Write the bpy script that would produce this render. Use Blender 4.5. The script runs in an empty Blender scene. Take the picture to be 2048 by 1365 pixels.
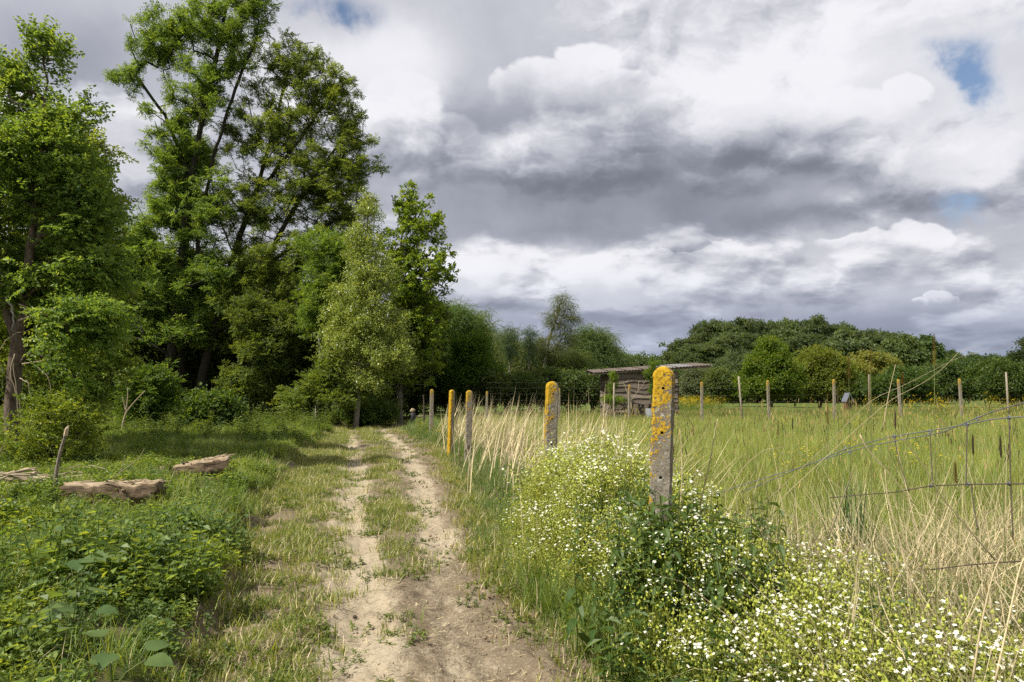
import bpy, math, random
import numpy as np
from mathutils import Vector, Matrix, Euler

# ------------------------------------------------------------------ camera, sky, sun, exposure
scene = bpy.context.scene
col = scene.collection
random.seed(7)
rng = np.random.default_rng(11)

F = 1365.33            # focal length in photograph pixels (2048 wide), 24 mm on 36 mm
EYE = 1.55
PITCH = math.atan2(112.5, F)
cam_d = bpy.data.cameras.new('camera')
cam_d.lens = 24.0
cam_d.sensor_width = 36.0
cam_d.clip_start = 0.05
cam_d.clip_end = 6000
cam = bpy.data.objects.new('camera', cam_d)
col.objects.link(cam)
cam.location = (0, 0, EYE)
cam.rotation_euler = (math.pi / 2 + PITCH, 0, 0)
scene.camera = cam

SUN_AZ = (-0.88, -0.47)
SUN_EL = math.radians(50)
_n = math.hypot(*SUN_AZ)
SUN_DIR = Vector((SUN_AZ[0] / _n * math.cos(SUN_EL), SUN_AZ[1] / _n * math.cos(SUN_EL), math.sin(SUN_EL)))

scene.view_settings.view_transform = 'Standard'
scene.view_settings.look = 'None'
scene.view_settings.gamma = 1.0
scene.view_settings.exposure = 0.58
scene.view_settings.use_curve_mapping = False
cy = scene.cycles
cy.max_bounces = 5
cy.diffuse_bounces = 3
cy.glossy_bounces = 2
cy.transmission_bounces = 3
cy.transparent_max_bounces = 4
cy.use_denoising = False
cy.use_adaptive_sampling = True
cy.adaptive_threshold = 0.015
cy.caustics_reflective = False
cy.caustics_refractive = False
scene.render.filter_size = 1.25


def ray(px, py):
    v = 682.5 - py
    return np.array([px - 1024.0, F * math.cos(PITCH) - v * math.sin(PITCH), F * math.sin(PITCH) + v * math.cos(PITCH)])


def P(px, py, y):
    d = ray(px, py)
    t = y / d[1]
    return np.array([d[0] * t, y, EYE + d[2] * t])


def uv(px, py):
    d = ray(px, py)
    return d[0] / d[1], d[2] / d[1]


# ---- a small expression writer for shader nodes
class E:
    nt = None

    def __init__(self, sock):
        self.s = sock

    @staticmethod
    def m(op, *a, clamp=False):
        n = E.nt.nodes.new('ShaderNodeMath')
        n.operation = op
        n.use_clamp = clamp
        for i, x in enumerate(a):
            if isinstance(x, E):
                E.nt.links.new(x.s, n.inputs[i])
            else:
                n.inputs[i].default_value = float(x)
        return E(n.outputs[0])

    def __add__(s, o): return E.m('ADD', s, o)
    __radd__ = __add__
    def __sub__(s, o): return E.m('SUBTRACT', s, o)
    def __rsub__(s, o): return E.m('SUBTRACT', o, s)
    def __mul__(s, o): return E.m('MULTIPLY', s, o)
    __rmul__ = __mul__
    def __truediv__(s, o): return E.m('DIVIDE', s, o)
    def __rtruediv__(s, o): return E.m('DIVIDE', o, s)
    def __neg__(s): return E.m('MULTIPLY', s, -1.0)
    def pow(s, o): return E.m('POWER', s, o)
    def exp(s): return E.m('EXPONENT', s)
    def clamp(s): return E.m('ADD', s, 0.0, clamp=True)
    def max(s, o): return E.m('MAXIMUM', s, o)
    def min(s, o): return E.m('MINIMUM', s, o)


def sstep(x, a, b):
    n = E.nt.nodes.new('ShaderNodeMapRange')
    n.interpolation_type = 'SMOOTHSTEP'
    E.nt.links.new(x.s, n.inputs[0])
    n.inputs[1].default_value = a
    n.inputs[2].default_value = b
    n.inputs[3].default_value = 0
    n.inputs[4].default_value = 1
    return E(n.outputs[0])


def mix(a, b, t):
    return a + (b - a) * t if isinstance(b, E) or isinstance(a, E) else t * (b - a) + a


def comb(x, y, z):
    n = E.nt.nodes.new('ShaderNodeCombineXYZ')
    for i, v in enumerate((x, y, z)):
        if isinstance(v, E):
            E.nt.links.new(v.s, n.inputs[i])
        else:
            n.inputs[i].default_value = v
    return n.outputs[0]


def noise(vec, scale, detail=4, rough=0.55, dist=0.0):
    n = E.nt.nodes.new('ShaderNodeTexNoise')
    n.inputs['Scale'].default_value = scale
    n.inputs['Detail'].default_value = detail
    n.inputs['Roughness'].default_value = rough
    n.inputs['Distortion'].default_value = dist
    if vec is not None:
        E.nt.links.new(vec, n.inputs['Vector'])
    return n


def ell(vec, px, py, rx, ry):
    """squared elliptical distance in direction space, two nodes"""
    cu, cv = uv(px, py)
    n = E.nt.nodes.new('ShaderNodeVectorMath')
    n.operation = 'MULTIPLY_ADD'
    E.nt.links.new(vec, n.inputs[0])
    n.inputs[1].default_value = (F / rx, F / ry, 0)
    n.inputs[2].default_value = (-cu * F / rx, -cv * F / ry, 0)
    d = E.nt.nodes.new('ShaderNodeVectorMath')
    d.operation = 'DOT_PRODUCT'
    E.nt.links.new(n.outputs[0], d.inputs[0])
    E.nt.links.new(n.outputs[0], d.inputs[1])
    return E(d.outputs['Value'])


def gauss(vec, px, py, rx, ry):
    return E.m('POWER', math.exp(-1), ell(vec, px, py, rx, ry))


def madd(a, b, c):
    return E.m('MULTIPLY_ADD', a, b, c)


def build_world():
    w = bpy.data.worlds.new('World')
    scene.world = w
    w.use_nodes = True
    nt = w.node_tree
    nt.nodes.clear()
    E.nt = nt
    tc = nt.nodes.new('ShaderNodeTexCoord')
    sep = nt.nodes.new('ShaderNodeSeparateXYZ')
    nt.links.new(tc.outputs['Generated'], sep.inputs[0])
    x, y, z = (E(sep.outputs[i]) for i in range(3))
    zz = z.max(0.0)
    yy = y.max(0.04)
    U, V = x / yy, zz / yy
    front = sstep(y, 0.03, 0.2)
    k = 1.0 / (zz + 0.13)
    dome = comb(x * k, y * k, 0.3)
    nA = noise(tc.outputs['Generated'], 5.0, 5, 0.6)       # cumulus detail
    sA = nt.nodes.new('ShaderNodeSeparateColor')
    nt.links.new(nA.outputs['Color'], sA.inputs[0])
    a1, a2, a3 = (E(sA.outputs[i]) - 0.5 for i in range(3))
    nB = noise(dome, 0.9, 6, 0.55)                           # cloud deck seen in perspective
    b1 = E(nB.outputs['Fac']) - 0.5
    # relief: crisp billows here and a step towards the light
    k2 = 1.0 / (zz + 0.24)
    deck = comb(madd(a1, 0.25, x * k2), madd(a2, 0.25, y * k2), 1.7)
    off = nt.nodes.new('ShaderNodeVectorMath')
    off.operation = 'MULTIPLY_ADD'
    off.inputs[1].default_value = (0.965, 0.955, 1.0)
    off.inputs[2].default_value = (-0.035, 0.0, 0.0)
    nt.links.new(deck, off.inputs[0])
    n1 = E(noise(deck, 2.0, 6, 0.56).outputs['Fac'])
    n2 = E(noise(off.outputs[0], 2.0, 6, 0.56).outputs['Fac'])
    q1 = sstep(n1, 0.44, 0.62)
    rel = q1 - sstep(n2, 0.44, 0.62)
    c1 = E(noise(tc.outputs['Generated'], 11.0, 5, 0.6).outputs['Fac']) - 0.5
    Uw, Vw = madd(a1, 0.17, U), madd(a2, 0.13, V)
    Us, Vs = madd(a1, 0.10, U), madd(a2, 0.085, V)
    Us, Vs = madd(c1, 0.05, Us), madd(c1, 0.05, Vs)
    W = comb(Uw, Vw, 0.0)
    S = comb(Us, Vs, 0.0)
    # ---- brightness of the deck
    low = sstep(V, 0.26, 0.02)
    s = 0.785 - low * 0.07
    s = s + b1 * 0.26 + a3 * 0.10 + c1 * 0.10 + rel * (0.20 - low * 0.13) + (q1 - 0.5) * (0.08 - low * 0.05)
    feats = [
        (1100, 340, 330, 70, -0.09), (960, 255, 190, 50, -0.12), (1480, 335, 360, 50, -0.11), (1300, 415, 520, 55, -0.07),
        (150, 110, 190, 100, -0.10), (1700, 440, 190, 22, -0.15), (1500, 660, 700, 40, -0.08), (1750, 640, 300, 40, -0.06), (1250, 255, 160, 35, -0.08),
        (640, 130, 170, 80, 0.15), (1450, 150, 230, 120, 0.10), (820, 130, 110, 120, 0.13), (1650, 100, 200, 90, 0.07),
        (1030, 320, 90, 35, 0.09), (960, 545, 240, 34, 0.13), (1290, 530, 260, 22, 0.10), (1780, 290, 110, 60, 0.07), (1990, 330, 120, 110, 0.10),
    ]
    acc = None
    for (px, py, rx, ry, am) in feats:
        g = gauss(W, px, py, rx, ry)
        acc = g * am if acc is None else madd(g, am, acc)
    # the flat base of the big cloud: sharp below, fading upward
    _, vb = uv(1150, 493)
    ub, _ = uv(1230, 480)
    t = madd(Us - ub, -0.045, Vs - vb)
    gx = E.m('POWER', math.exp(-1), E.m('POWER', E.m('ABSOLUTE', (Uw - ub) * (F / 430)), 4.0))
    base = sstep(t, -0.014, 0.022) * E.m('POWER', math.exp(-1), E.m('MAXIMUM', t, 0.0) * (1 / 0.075)) * gx
    acc = madd(base, -0.15, acc)
    s = madd(acc, front, s)
    # ---- cumulus heads, bright on top, fading into the deck below
    heads = [
        ([(1190, 125, 80, 50), (1110, 175, 130, 62), (1275, 175, 85, 50)], 0.97, 225, 110, 0.85),
        ([(800, 225, 85, 85), (870, 285, 100, 60)], 0.95, 310, 120, 0.6),
        ([(1805, 185, 60, 45), (1730, 235, 130, 65)], 0.97, 280, 90, 0.8),
        ([(1840, 478, 70, 26), (1750, 495, 130, 22)], 0.95, 508, 30, 0.8),
        ([(1862, 597, 26, 13), (1838, 603, 30, 9), (1880, 604, 22, 8)], 0.93, 612, 14, 0.7),
        ([(1095, 555, 50, 20), (1020, 562, 80, 16)], 0.90, 580, 25, 0.55),
        ([(1400, 488, 110, 14)], 0.86, 505, 22, 0.5),
    ]
    for ells, bright, pyb, fade, op in heads:
        f = None
        for (px, py, rx, ry) in ells:
            q = ell(S, px, py, rx, ry)
            f = q if f is None else f.min(q)
        m = sstep(f - c1 * 2.6 - a3 * 0.8, 1.10, 0.72)
        _, v0 = uv(px, pyb)
        up = sstep(Vs, v0 - fade / F * 0.3, v0 + fade / F)
        val = madd(rel, 0.18, madd(c1, 0.15, madd(up, bright - 0.74, 0.74)))
        s = madd(val - s, m * up * front * op, s)
    s = E.m('SMOOTH_MIN', E.m('SMOOTH_MAX', s, 0.47, 0.22), 0.92, 0.12)
    lin = s.pow(2.25) * 0.74
    # ---- holes with blue sky
    hole = None
    for (px, py, rx, ry, am) in [(665, 20, 130, 55, 0.9), (1850, 90, 130, 60, 0.75), (1960, 175, 75, 100, 0.95),
                                 (1930, 425, 85, 60, 0.8), (2050, 40, 60, 60, 0.45)]:
        g = gauss(S, px, py, rx, ry)
        hole = g * am if hole is None else madd(g, am, hole)
    hole = hole * (1.0 + a3 * 1.6 + c1 * 4.2 - (q1 - 0.5) * 0.5) * front + sstep(E(nB.outputs['Fac']), 0.42, 0.30) * (1.0 - front) * 0.7
    hole = sstep(hole, 0.38, 1.25)
    cover = 1.0 - hole
    # darker cloud is bluer, and so is the far deck near the horizon
    dk = sstep(s, 0.95, 0.45)
    hz = sstep(V, 0.22, 0.02) * front
    cr = lin * (0.985 - dk * 0.085 - hz * 0.09)
    cg = lin * (0.985 - dk * 0.03 - hz * 0.02)
    cb = lin * (1.03 + dk * 0.15 + hz * 0.11)
    bg_c = nt.nodes.new('ShaderNodeBackground')
    nt.links.new(comb(cr, cg, cb), bg_c.inputs[0])
    bg_c.inputs[1].default_value = 1.0
    sky = nt.nodes.new('ShaderNodeTexSky')
    sky.sky_type = 'NISHITA'
    sky.sun_disc = False
    sky.sun_elevation = SUN_EL
    sky.sun_rotation = math.atan2(-SUN_AZ[0], SUN_AZ[1])
    bg_s = nt.nodes.new('ShaderNodeBackground')
    nt.links.new(sky.outputs[0], bg_s.inputs[0])
    bg_s.inputs[1].default_value = 0.09
    ms = nt.nodes.new('ShaderNodeMixShader')
    nt.links.new(cover.clamp().s, ms.inputs[0])
    nt.links.new(bg_s.outputs[0], ms.inputs[1])
    nt.links.new(bg_c.outputs[0], ms.inputs[2])
    out = nt.nodes.new('ShaderNodeOutputWorld')
    nt.links.new(ms.outputs[0], out.inputs[0])


build_world()
sun_d = bpy.data.lights.new('sun', 'SUN')
sun_d.energy = 5.0
sun_d.angle = math.radians(0.55)
sun_d.color = (1.0, 0.945, 0.85)
sun = bpy.data.objects.new('sun', sun_d)
col.objects.link(sun)
sun.location = (-20, -5, 30)
sun.rotation_euler = SUN_DIR.to_track_quat('Z', 'Y').to_euler()
#@@SKYEND

# ------------------------------------------------------------------ numeric helpers
def _hash(ix, iy, seed):
    h = (ix.astype(np.int64) * 374761393 + iy.astype(np.int64) * 668265263 + seed * 974711) & 0xffffffff
    h = ((h ^ (h >> 13)) * 1274126177) & 0xffffffff
    return ((h ^ (h >> 16)) & 0xffff) / 65535.0


def vnoise(x, y, seed=0):
    ix, iy = np.floor(x), np.floor(y)
    fx, fy = x - ix, y - iy
    fx, fy = fx * fx * (3 - 2 * fx), fy * fy * (3 - 2 * fy)
    a, b = _hash(ix, iy, seed), _hash(ix + 1, iy, seed)
    c, d = _hash(ix, iy + 1, seed), _hash(ix + 1, iy + 1, seed)
    return (a + (b - a) * fx) * (1 - fy) + (c + (d - c) * fx) * fy - 0.5


def fbm(x, y, oct=4, seed=0):
    t, amp = 0, 1.0
    for o in range(oct):
        t = t + amp * vnoise(x * 2 ** o + 17.3 * o, y * 2 ** o - 9.1 * o, seed + o)
        amp *= 0.5
    return t


def ss(x, a, b):
    t = np.clip((x - a) / (b - a), 0, 1)
    return t * t * (3 - 2 * t)


# ------------------------------------------------------------------ the lie of the land
CY = np.array([-3, 0, 3.7, 5.2, 10.3, 14, 20, 27, 32, 36, 42, 50.])
CX = np.array([0.75, 0.30, -.48, -.82, -1.83, -2.6, -3.85, -5.6, -6.9, -7.0, -5.6, -3.])
RW = np.array([.30, .30, .30, .32, .58, .60, .80, .8, .8, .8, .8, .8])       # half spacing of the two ruts
LE = np.array([1.3, 1.3, 1.22, 1.40, 1.85, 2.0, 2.2, 1.6, 1.4, 1.6, 1.8, 1.8])   # bare earth to the left
RE = np.array([1.1, 1.1, 1.02, .86, 1.15, 1.35, 1.7, 1.6, 1.6, 2.0, 2.4, 2.4])   # and to the right


def centre(y): return np.interp(y, CY, CX)


def land(x, y):
    x, y = np.asarray(x, float), np.asarray(y, float)
    s = x - centre(y)
    le, re = np.interp(y, CY, LE), np.interp(y, CY, RE)
    n1 = fbm(x * .55, y * .55, 3, 3)
    n2 = fbm(x * 1.9, y * 1.9, 3, 8)
    left = ss(-s, le - .10 + n2 * .3, le + .28 + n2 * .3)
    right = ss(s, re - .1, re + .9)
    z = left * (.25 + .012 * np.clip(-s - le, 0, 40) + n1 * .12 + n2 * .05)
    z = z + right * (.20 + .009 * np.clip(s - re, 0, 24) + .003 * np.clip(y, 0, 30) + n1 * .08)
    z = z + (1 - left) * (1 - right) * (n1 * .03 + n2 * .03)
    # the overgrown heap between the two nearest posts, and a smaller one at the nearest post's foot
    z = z + .37 * np.exp(-(((x - .86) / .70) ** 2 + ((y - 6.55) / 1.1) ** 2) ** 1.4) * (1 + .9 * fbm(x * 2, y * 2, 2, 33))
    z = z + .24 * np.exp(-((x - .98) / .42) ** 2 - ((y - 4.15) / .42) ** 2)
    far = ss(np.hypot(x, y), 60, 130)
    return z * (1 - far) + far * .75


def rut_mask(s, y):
    rw = np.interp(y, CY, RW)
    wl = .17 + .06 * np.sin(y * .9)
    a = np.exp(-((s + rw) / .25) ** 2)
    b = np.exp(-((s - rw) / .24) ** 2) * .85
    return a, b


# ------------------------------------------------------------------ materials
def new_mat(name):
    m = bpy.data.materials.new(name)
    m.use_nodes = True
    nt = m.node_tree
    nt.nodes.clear()
    E.nt = nt
    out = nt.nodes.new('ShaderNodeOutputMaterial')
    return m, nt, out


def principled(nt, rough=.8, spec=.3):
    p = nt.nodes.new('ShaderNodeBsdfPrincipled')
    p.inputs['Roughness'].default_value = rough
    p.inputs['Specular IOR Level'].default_value = spec
    return p


def ramp(nt, fac, stops):
    r = nt.nodes.new('ShaderNodeValToRGB')
    el = r.color_ramp.elements
    while len(el) < len(stops):
        el.new(0.5)
    for e, (p, c) in zip(el, stops):
        e.position = p
        e.color = (*c, 1)
    nt.links.new(fac, r.inputs[0])
    return r.outputs[0]


def mixc(nt, fac, a, b, mode='MIX'):
    n = nt.nodes.new('ShaderNodeMix')
    n.data_type = 'RGBA'
    n.blend_type = mode
    for sock, v in ((n.inputs[0], fac), (n.inputs[6], a), (n.inputs[7], b)):
        if hasattr(v, 'links') or isinstance(v, bpy.types.NodeSocket):
            nt.links.new(v, sock)
        elif isinstance(v, (tuple, list)):
            sock.default_value = (*v, 1)
        else:
            sock.default_value = v
    return n.outputs[2]


def bump(nt, height, strength, dist, p):
    b = nt.nodes.new('ShaderNodeBump')
    b.inputs['Strength'].default_value = strength
    b.inputs['Distance'].default_value = dist
    nt.links.new(height, b.inputs['Height'])
    nt.links.new(b.outputs[0], p.inputs['Normal'])


def objco(nt):
    return nt.nodes.new('ShaderNodeTexCoord').outputs['Object']


def attr(nt, name):
    a = nt.nodes.new('ShaderNodeAttribute')
    a.attribute_name = name
    return a


def leaf_mat(name, rough=.55, trans=.35, spec=.25, vary=.35, hue=.03):
    """leaf colour = the plant's own colour, varied leaf by leaf; light passes through"""
    m, nt, out = new_mat(name)
    oi = nt.nodes.new('ShaderNodeObjectInfo')
    t = attr(nt, 'tint')
    v = E(t.outputs['Fac']) * (2 * vary) + E(oi.outputs['Random']) * vary + (1 - vary * 1.5)
    v = v * 1.25
    h = nt.nodes.new('ShaderNodeHueSaturation')
    nt.links.new(oi.outputs['Color'], h.inputs['Color'])
    nt.links.new((E(t.outputs['Fac']) * (-hue) + E(oi.outputs['Random']) * (-hue) + (.5 + hue)).s, h.inputs['Hue'])
    nt.links.new(v.s, h.inputs['Value'])
    p = principled(nt, rough, spec)
    nt.links.new(h.outputs[0], p.inputs['Base Color'])
    tr = nt.nodes.new('ShaderNodeBsdfTranslucent')
    tc = mixc(nt, 1.0, h.outputs[0], (2.5, 2.1, .75), 'MULTIPLY')
    nt.links.new(tc, tr.inputs[0])
    ms = nt.nodes.new('ShaderNodeMixShader')
    ms.inputs[0].default_value = trans
    nt.links.new(p.outputs[0], ms.inputs[1])
    nt.links.new(tr.outputs[0], ms.inputs[2])
    nt.links.new(ms.outputs[0], out.inputs[0])
    return m


def plain_mat(name, colr, rough=.8, vary=.25, trans=0.0, spec=.2):
    m, nt, out = new_mat(name)
    oi = nt.nodes.new('ShaderNodeObjectInfo')
    t = attr(nt, 'tint')
    h = nt.nodes.new('ShaderNodeHueSaturation')
    h.inputs['Color'].default_value = (*colr, 1)
    v = E(t.outputs['Fac']) * (2 * vary) + E(oi.outputs['Random']) * vary + (1 - vary * 1.5)
    nt.links.new(v.s, h.inputs['Value'])
    p = principled(nt, rough, spec)
    nt.links.new(h.outputs[0], p.inputs['Base Color'])
    last = p.outputs[0]
    if trans:
        tr = nt.nodes.new('ShaderNodeBsdfTranslucent')
        nt.links.new(h.outputs[0], tr.inputs[0])
        ms = nt.nodes.new('ShaderNodeMixShader')
        ms.inputs[0].default_value = trans
        nt.links.new(last, ms.inputs[1])
        nt.links.new(tr.outputs[0], ms.inputs[2])
        last = ms.outputs[0]
    nt.links.new(last, out.inputs[0])
    return m


def bark_mat(name, dark, light, scale=9, moss=None):
    m, nt, out = new_mat(name)
    mp = nt.nodes.new('ShaderNodeMapping')
    mp.inputs['Scale'].default_value = (1, 1, .22)
    nt.links.new(objco(nt), mp.inputs[0])
    n = noise(mp.outputs[0], scale * 3, 6, .65)
    c = ramp(nt, n.outputs['Fac'], [(.32, dark), (.68, light)])
    if moss:
        n2 = noise(objco(nt), 2.2, 4, .6)
        c = mixc(nt, sstep(E(n2.outputs['Fac']), .50, .62).s, c, moss)
    p = principled(nt, .9, .15)
    nt.links.new(c, p.inputs['Base Color'])
    bump(nt, n.outputs['Fac'], .8, .03, p)
    nt.links.new(p.outputs[0], out.inputs[0])
    return m


M_leaf = leaf_mat('leaf', .5, .42, .3, .34)
M_gloss = leaf_mat('poplar_leaf', .36, .30, .55, .45, .02)
M_grass = leaf_mat('grass_blade', .5, .34, .3, .38, .035)
M_straw = plain_mat('dry_straw', (.52, .435, .26), .75, .42, .25)
M_seed = plain_mat('seed_head', (.30, .235, .09), .85, .3, .15)
M_darkspike = plain_mat('dark_spike', (.045, .032, .016), .85, .3)
M_white = plain_mat('white_petal', (.80, .80, .66), .6, .14, .3)
M_bud = plain_mat('yellow_green_bud', (.46, .50, .09), .6, .25, .35)
M_yellow = plain_mat('yellow_petal', (.72, .56, .02), .5, .12, .25)
M_twig = plain_mat('dry_twig', (.33, .27, .18), .85, .3)
M_darktwig = plain_mat('dark_twig', (.055, .042, .030), .9, .3)
M_chip = plain_mat('wood_chip', (.31, .245, .16), .85, .4)
M_bark_dark = bark_mat('dark_bark', (.016, .013, .010), (.058, .050, .038), 9, (.035, .045, .015))
M_bark_brown = bark_mat('brown_bark', (.055, .040, .028), (.20, .155, .115), 8)
M_bark_grey = bark_mat('grey_bark', (.09, .08, .06), (.26, .235, .19), 7, (.12, .125, .06))
M_bark_pale = bark_mat('pale_bark', (.15, .14, .115), (.38, .36, .31), 6)


def soil_mat(name, path):
    m, nt, out = new_mat(name)
    co = objco(nt)
    big = noise(co, .9, 5, .6)
    mid = noise(co, 7.0, 6, .65)
    fine = noise(co, 55.0, 4, .7)
    if path:
        r = attr(nt, 'rut')
        f = sstep(E(r.outputs['Fac']) + (E(mid.outputs['Fac']) - .5) * .75 + (E(big.outputs['Fac']) - .5) * .5 + (E(fine.outputs['Fac']) - .5) * .55, .10, .52)
        dark = ramp(nt, mid.outputs['Fac'], [(.28, (.115, .088, .058)), (.72, (.215, .170, .115))])
        pale = ramp(nt, big.outputs['Fac'], [(.30, (.29, .235, .158)), (.68, (.395, .335, .24))])
        c = mixc(nt, f.s, dark, pale)
        md2 = noise(co, 19.0, 5, .7)
        c = mixc(nt, (sstep(E(md2.outputs['Fac']), .50, .36) * .5).s, c, (.15, .115, .075))
        mp = nt.nodes.new('ShaderNodeMapping')
        mp.inputs['Scale'].default_value = (1.0, .35, 1)
        nt.links.new(co, mp.inputs[0])
        md3 = noise(mp.outputs[0], 5.0, 5, .7)
        c = mixc(nt, (sstep(E(md3.outputs['Fac']), .56, .68) * .35).s, c, (.20, .155, .10))
        c = mixc(nt, (sstep(E(fine.outputs['Fac']), .50, .70) * .42).s, c, (.43, .36, .24))
        c = mixc(nt, (sstep(E(fine.outputs['Fac']), .47, .30) * .55).s, c, (.12, .085, .055))
    else:
        c = ramp(nt, mid.outputs['Fac'], [(.25, (.060, .048, .026)), (.75, (.135, .105, .060))])
        g = sstep(E(big.outputs['Fac']), .38, .60)
        c = mixc(nt, (g * .65).s, c, (.060, .078, .022))
        cd = nt.nodes.new('ShaderNodeSeparateXYZ')
        nt.links.new(co, cd.inputs[0])
        far = sstep(E(cd.outputs[1]), 30, 60)
        c = mixc(nt, far.s, c, (.085, .115, .025))
    p = principled(nt, .95, .1)
    nt.links.new(c, p.inputs['Base Color'])
    hh = E(mid.outputs['Fac']) * .6 + E(fine.outputs['Fac']) * .4
    bump(nt, hh.s, .9, .035, p)
    nt.links.new(p.outputs[0], out.inputs[0])
    return m


M_ground = soil_mat('ground_soil', False)
M_path = soil_mat('track_soil', True)


# ------------------------------------------------------------------ object helpers
def tag(o, label=None, cat=None, group=None, kind=None):
    if label: o['label'] = label
    if cat: o['category'] = cat
    if group: o['group'] = group
    if kind: o['kind'] = kind
    return o


def mesh_np(name, V, faces, mats, midx=None, tint=None, smooth=False, extra=None):
    me = bpy.data.meshes.new(name)
    me.from_pydata([tuple(v) for v in V] if not isinstance(V, np.ndarray) else V.tolist(), [], faces if isinstance(faces, list) else faces.tolist())
    for m in (mats if isinstance(mats, (list, tuple)) else [mats]):
        me.materials.append(m)
    if midx is not None:
        me.polygons.foreach_set('material_index', np.asarray(midx, np.int32))
    if tint is not None:
        a = me.attributes.new('tint', 'FLOAT', 'POINT')
        a.data.foreach_set('value', np.asarray(tint, np.float32))
    if extra:
        for k, v in extra.items():
            a = me.attributes.new(k, 'FLOAT', 'POINT')
            a.data.foreach_set('value', np.asarray(v, np.float32))
    if smooth:
        me.polygons.foreach_set('use_smooth', np.ones(len(me.polygons), bool))
    me.update()
    return me


def link(name, me, parent=None, loc=(0, 0, 0)):
    o = bpy.data.objects.new(name, me)
    col.objects.link(o)
    if parent is not None:
        o.parent = parent
    o.location = loc
    return o


def empty(name, loc, rz=0.0):
    o = bpy.data.objects.new(name, None)
    col.objects.link(o)
    o.location = loc
    o.rotation_euler = (0, 0, rz)
    o.empty_display_size = .2
    return o


class MB:
    """collects shapes into one mesh"""
    def __init__(self):
        self.V, self.F, self.T, self.MI = [], [], [], []

    def add(self, V, Fc, tint=.5, mi=0):
        o = len(self.V)
        self.V += [tuple(map(float, v)) for v in V]
        self.F += [tuple(int(i) + o for i in f) for f in Fc]
        self.T += [tint] * len(V)
        self.MI += [mi] * len(Fc)

    def tube(self, pts, radii, sides=5, tint=.5, mi=0, cap=True):
        pts = np.asarray(pts, float)
        n = len(pts)
        radii = np.full(n, radii) if np.isscalar(radii) else np.asarray(radii)
        tan = np.gradient(pts, axis=0)
        tan /= np.linalg.norm(tan, axis=1)[:, None] + 1e-9
        up = np.array([0, 0, 1.]) if abs(tan[0][2]) < .9 else np.array([1., 0, 0])
        ang = np.arange(sides) * 2 * math.pi / sides
        V = []
        a = np.cross(tan[0], up)
        a /= np.linalg.norm(a)
        for i in range(n):
            a = a - tan[i] * a.dot(tan[i])
            a /= np.linalg.norm(a) + 1e-9
            b = np.cross(tan[i], a)
            V += list(pts[i] + radii[i] * (np.cos(ang)[:, None] * a + np.sin(ang)[:, None] * b))
        Fc = []
        for i in range(n - 1):
            for k in range(sides):
                k2 = (k + 1) % sides
                Fc.append((i * sides + k, i * sides + k2, (i + 1) * sides + k2, (i + 1) * sides + k))
        if cap:
            Fc.append(tuple(range(sides))[::-1])
            Fc.append(tuple((n - 1) * sides + k for k in range(sides)))
        self.add(V, Fc, tint, mi)

    def box(self, c, sx, sy, sz, R=None, tint=.5, mi=0):
        V = np.array([(x, y, z) for x in (-.5, .5) for y in (-.5, .5) for z in (-.5, .5)]) * (sx, sy, sz)
        if R is not None:
            V = V @ np.asarray(R).T
        V = V + np.asarray(c)
        self.add(V, [(0, 1, 3, 2), (4, 6, 7, 5), (0, 4, 5, 1), (2, 3, 7, 6), (0, 2, 6, 4), (1, 5, 7, 3)], tint, mi)

    def mesh(self, name, mats, smooth=False):
        return mesh_np(name, self.V, self.F, mats, self.MI, self.T, smooth)

    def build(self, name, mats, parent=None, smooth=False, loc=(0, 0, 0)):
        return link(name, self.mesh(name, mats, smooth), parent, loc)


def src(name, mb, mats):
    """a template that only lends its shape to scattered foliage; it is never placed in the scene"""
    return bpy.data.objects.new(name, mb.mesh(name, mats))


_gn = {}


def scatter_group(srcs):
    key = tuple(o.name for o in srcs)
    if key in _gn:
        return _gn[key]
    ng = bpy.data.node_groups.new('scatter_' + srcs[0].name, 'GeometryNodeTree')
    ng.interface.new_socket('Geometry', in_out='INPUT', socket_type='NodeSocketGeometry')
    ng.interface.new_socket('Geometry', in_out='OUTPUT', socket_type='NodeSocketGeometry')
    N = ng.nodes
    gi, go = N.new('NodeGroupInput'), N.new('NodeGroupOutput')
    join = N.new('GeometryNodeJoinGeometry')

    def named(nm, dt):
        n = N.new('GeometryNodeInputNamedAttribute')
        n.data_type = dt
        n.inputs['Name'].default_value = nm
        return n.outputs['Attribute']
    rot, scl, v = named('rot', 'FLOAT_VECTOR'), named('scl', 'FLOAT'), named('v', 'INT')
    e2r = N.new('FunctionNodeEulerToRotation')
    ng.links.new(rot, e2r.inputs[0])
    for i, o in enumerate(srcs):
        oi = N.new('GeometryNodeObjectInfo')
        oi.inputs['Object'].default_value = o
        cmp = N.new('FunctionNodeCompare')
        cmp.data_type = 'INT'
        cmp.operation = 'EQUAL'
        ng.links.new(v, cmp.inputs[2])
        cmp.inputs[3].default_value = i
        iop = N.new('GeometryNodeInstanceOnPoints')
        ng.links.new(gi.outputs[0], iop.inputs['Points'])
        ng.links.new(cmp.outputs[0], iop.inputs['Selection'])
        ng.links.new(oi.outputs['Geometry'], iop.inputs['Instance'])
        ng.links.new(e2r.outputs[0], iop.inputs['Rotation'])
        ng.links.new(scl, iop.inputs['Scale'])
        ng.links.new(iop.outputs[0], join.inputs[0])
    ng.links.new(join.outputs[0], go.inputs[0])
    _gn[key] = ng
    return ng


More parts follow.
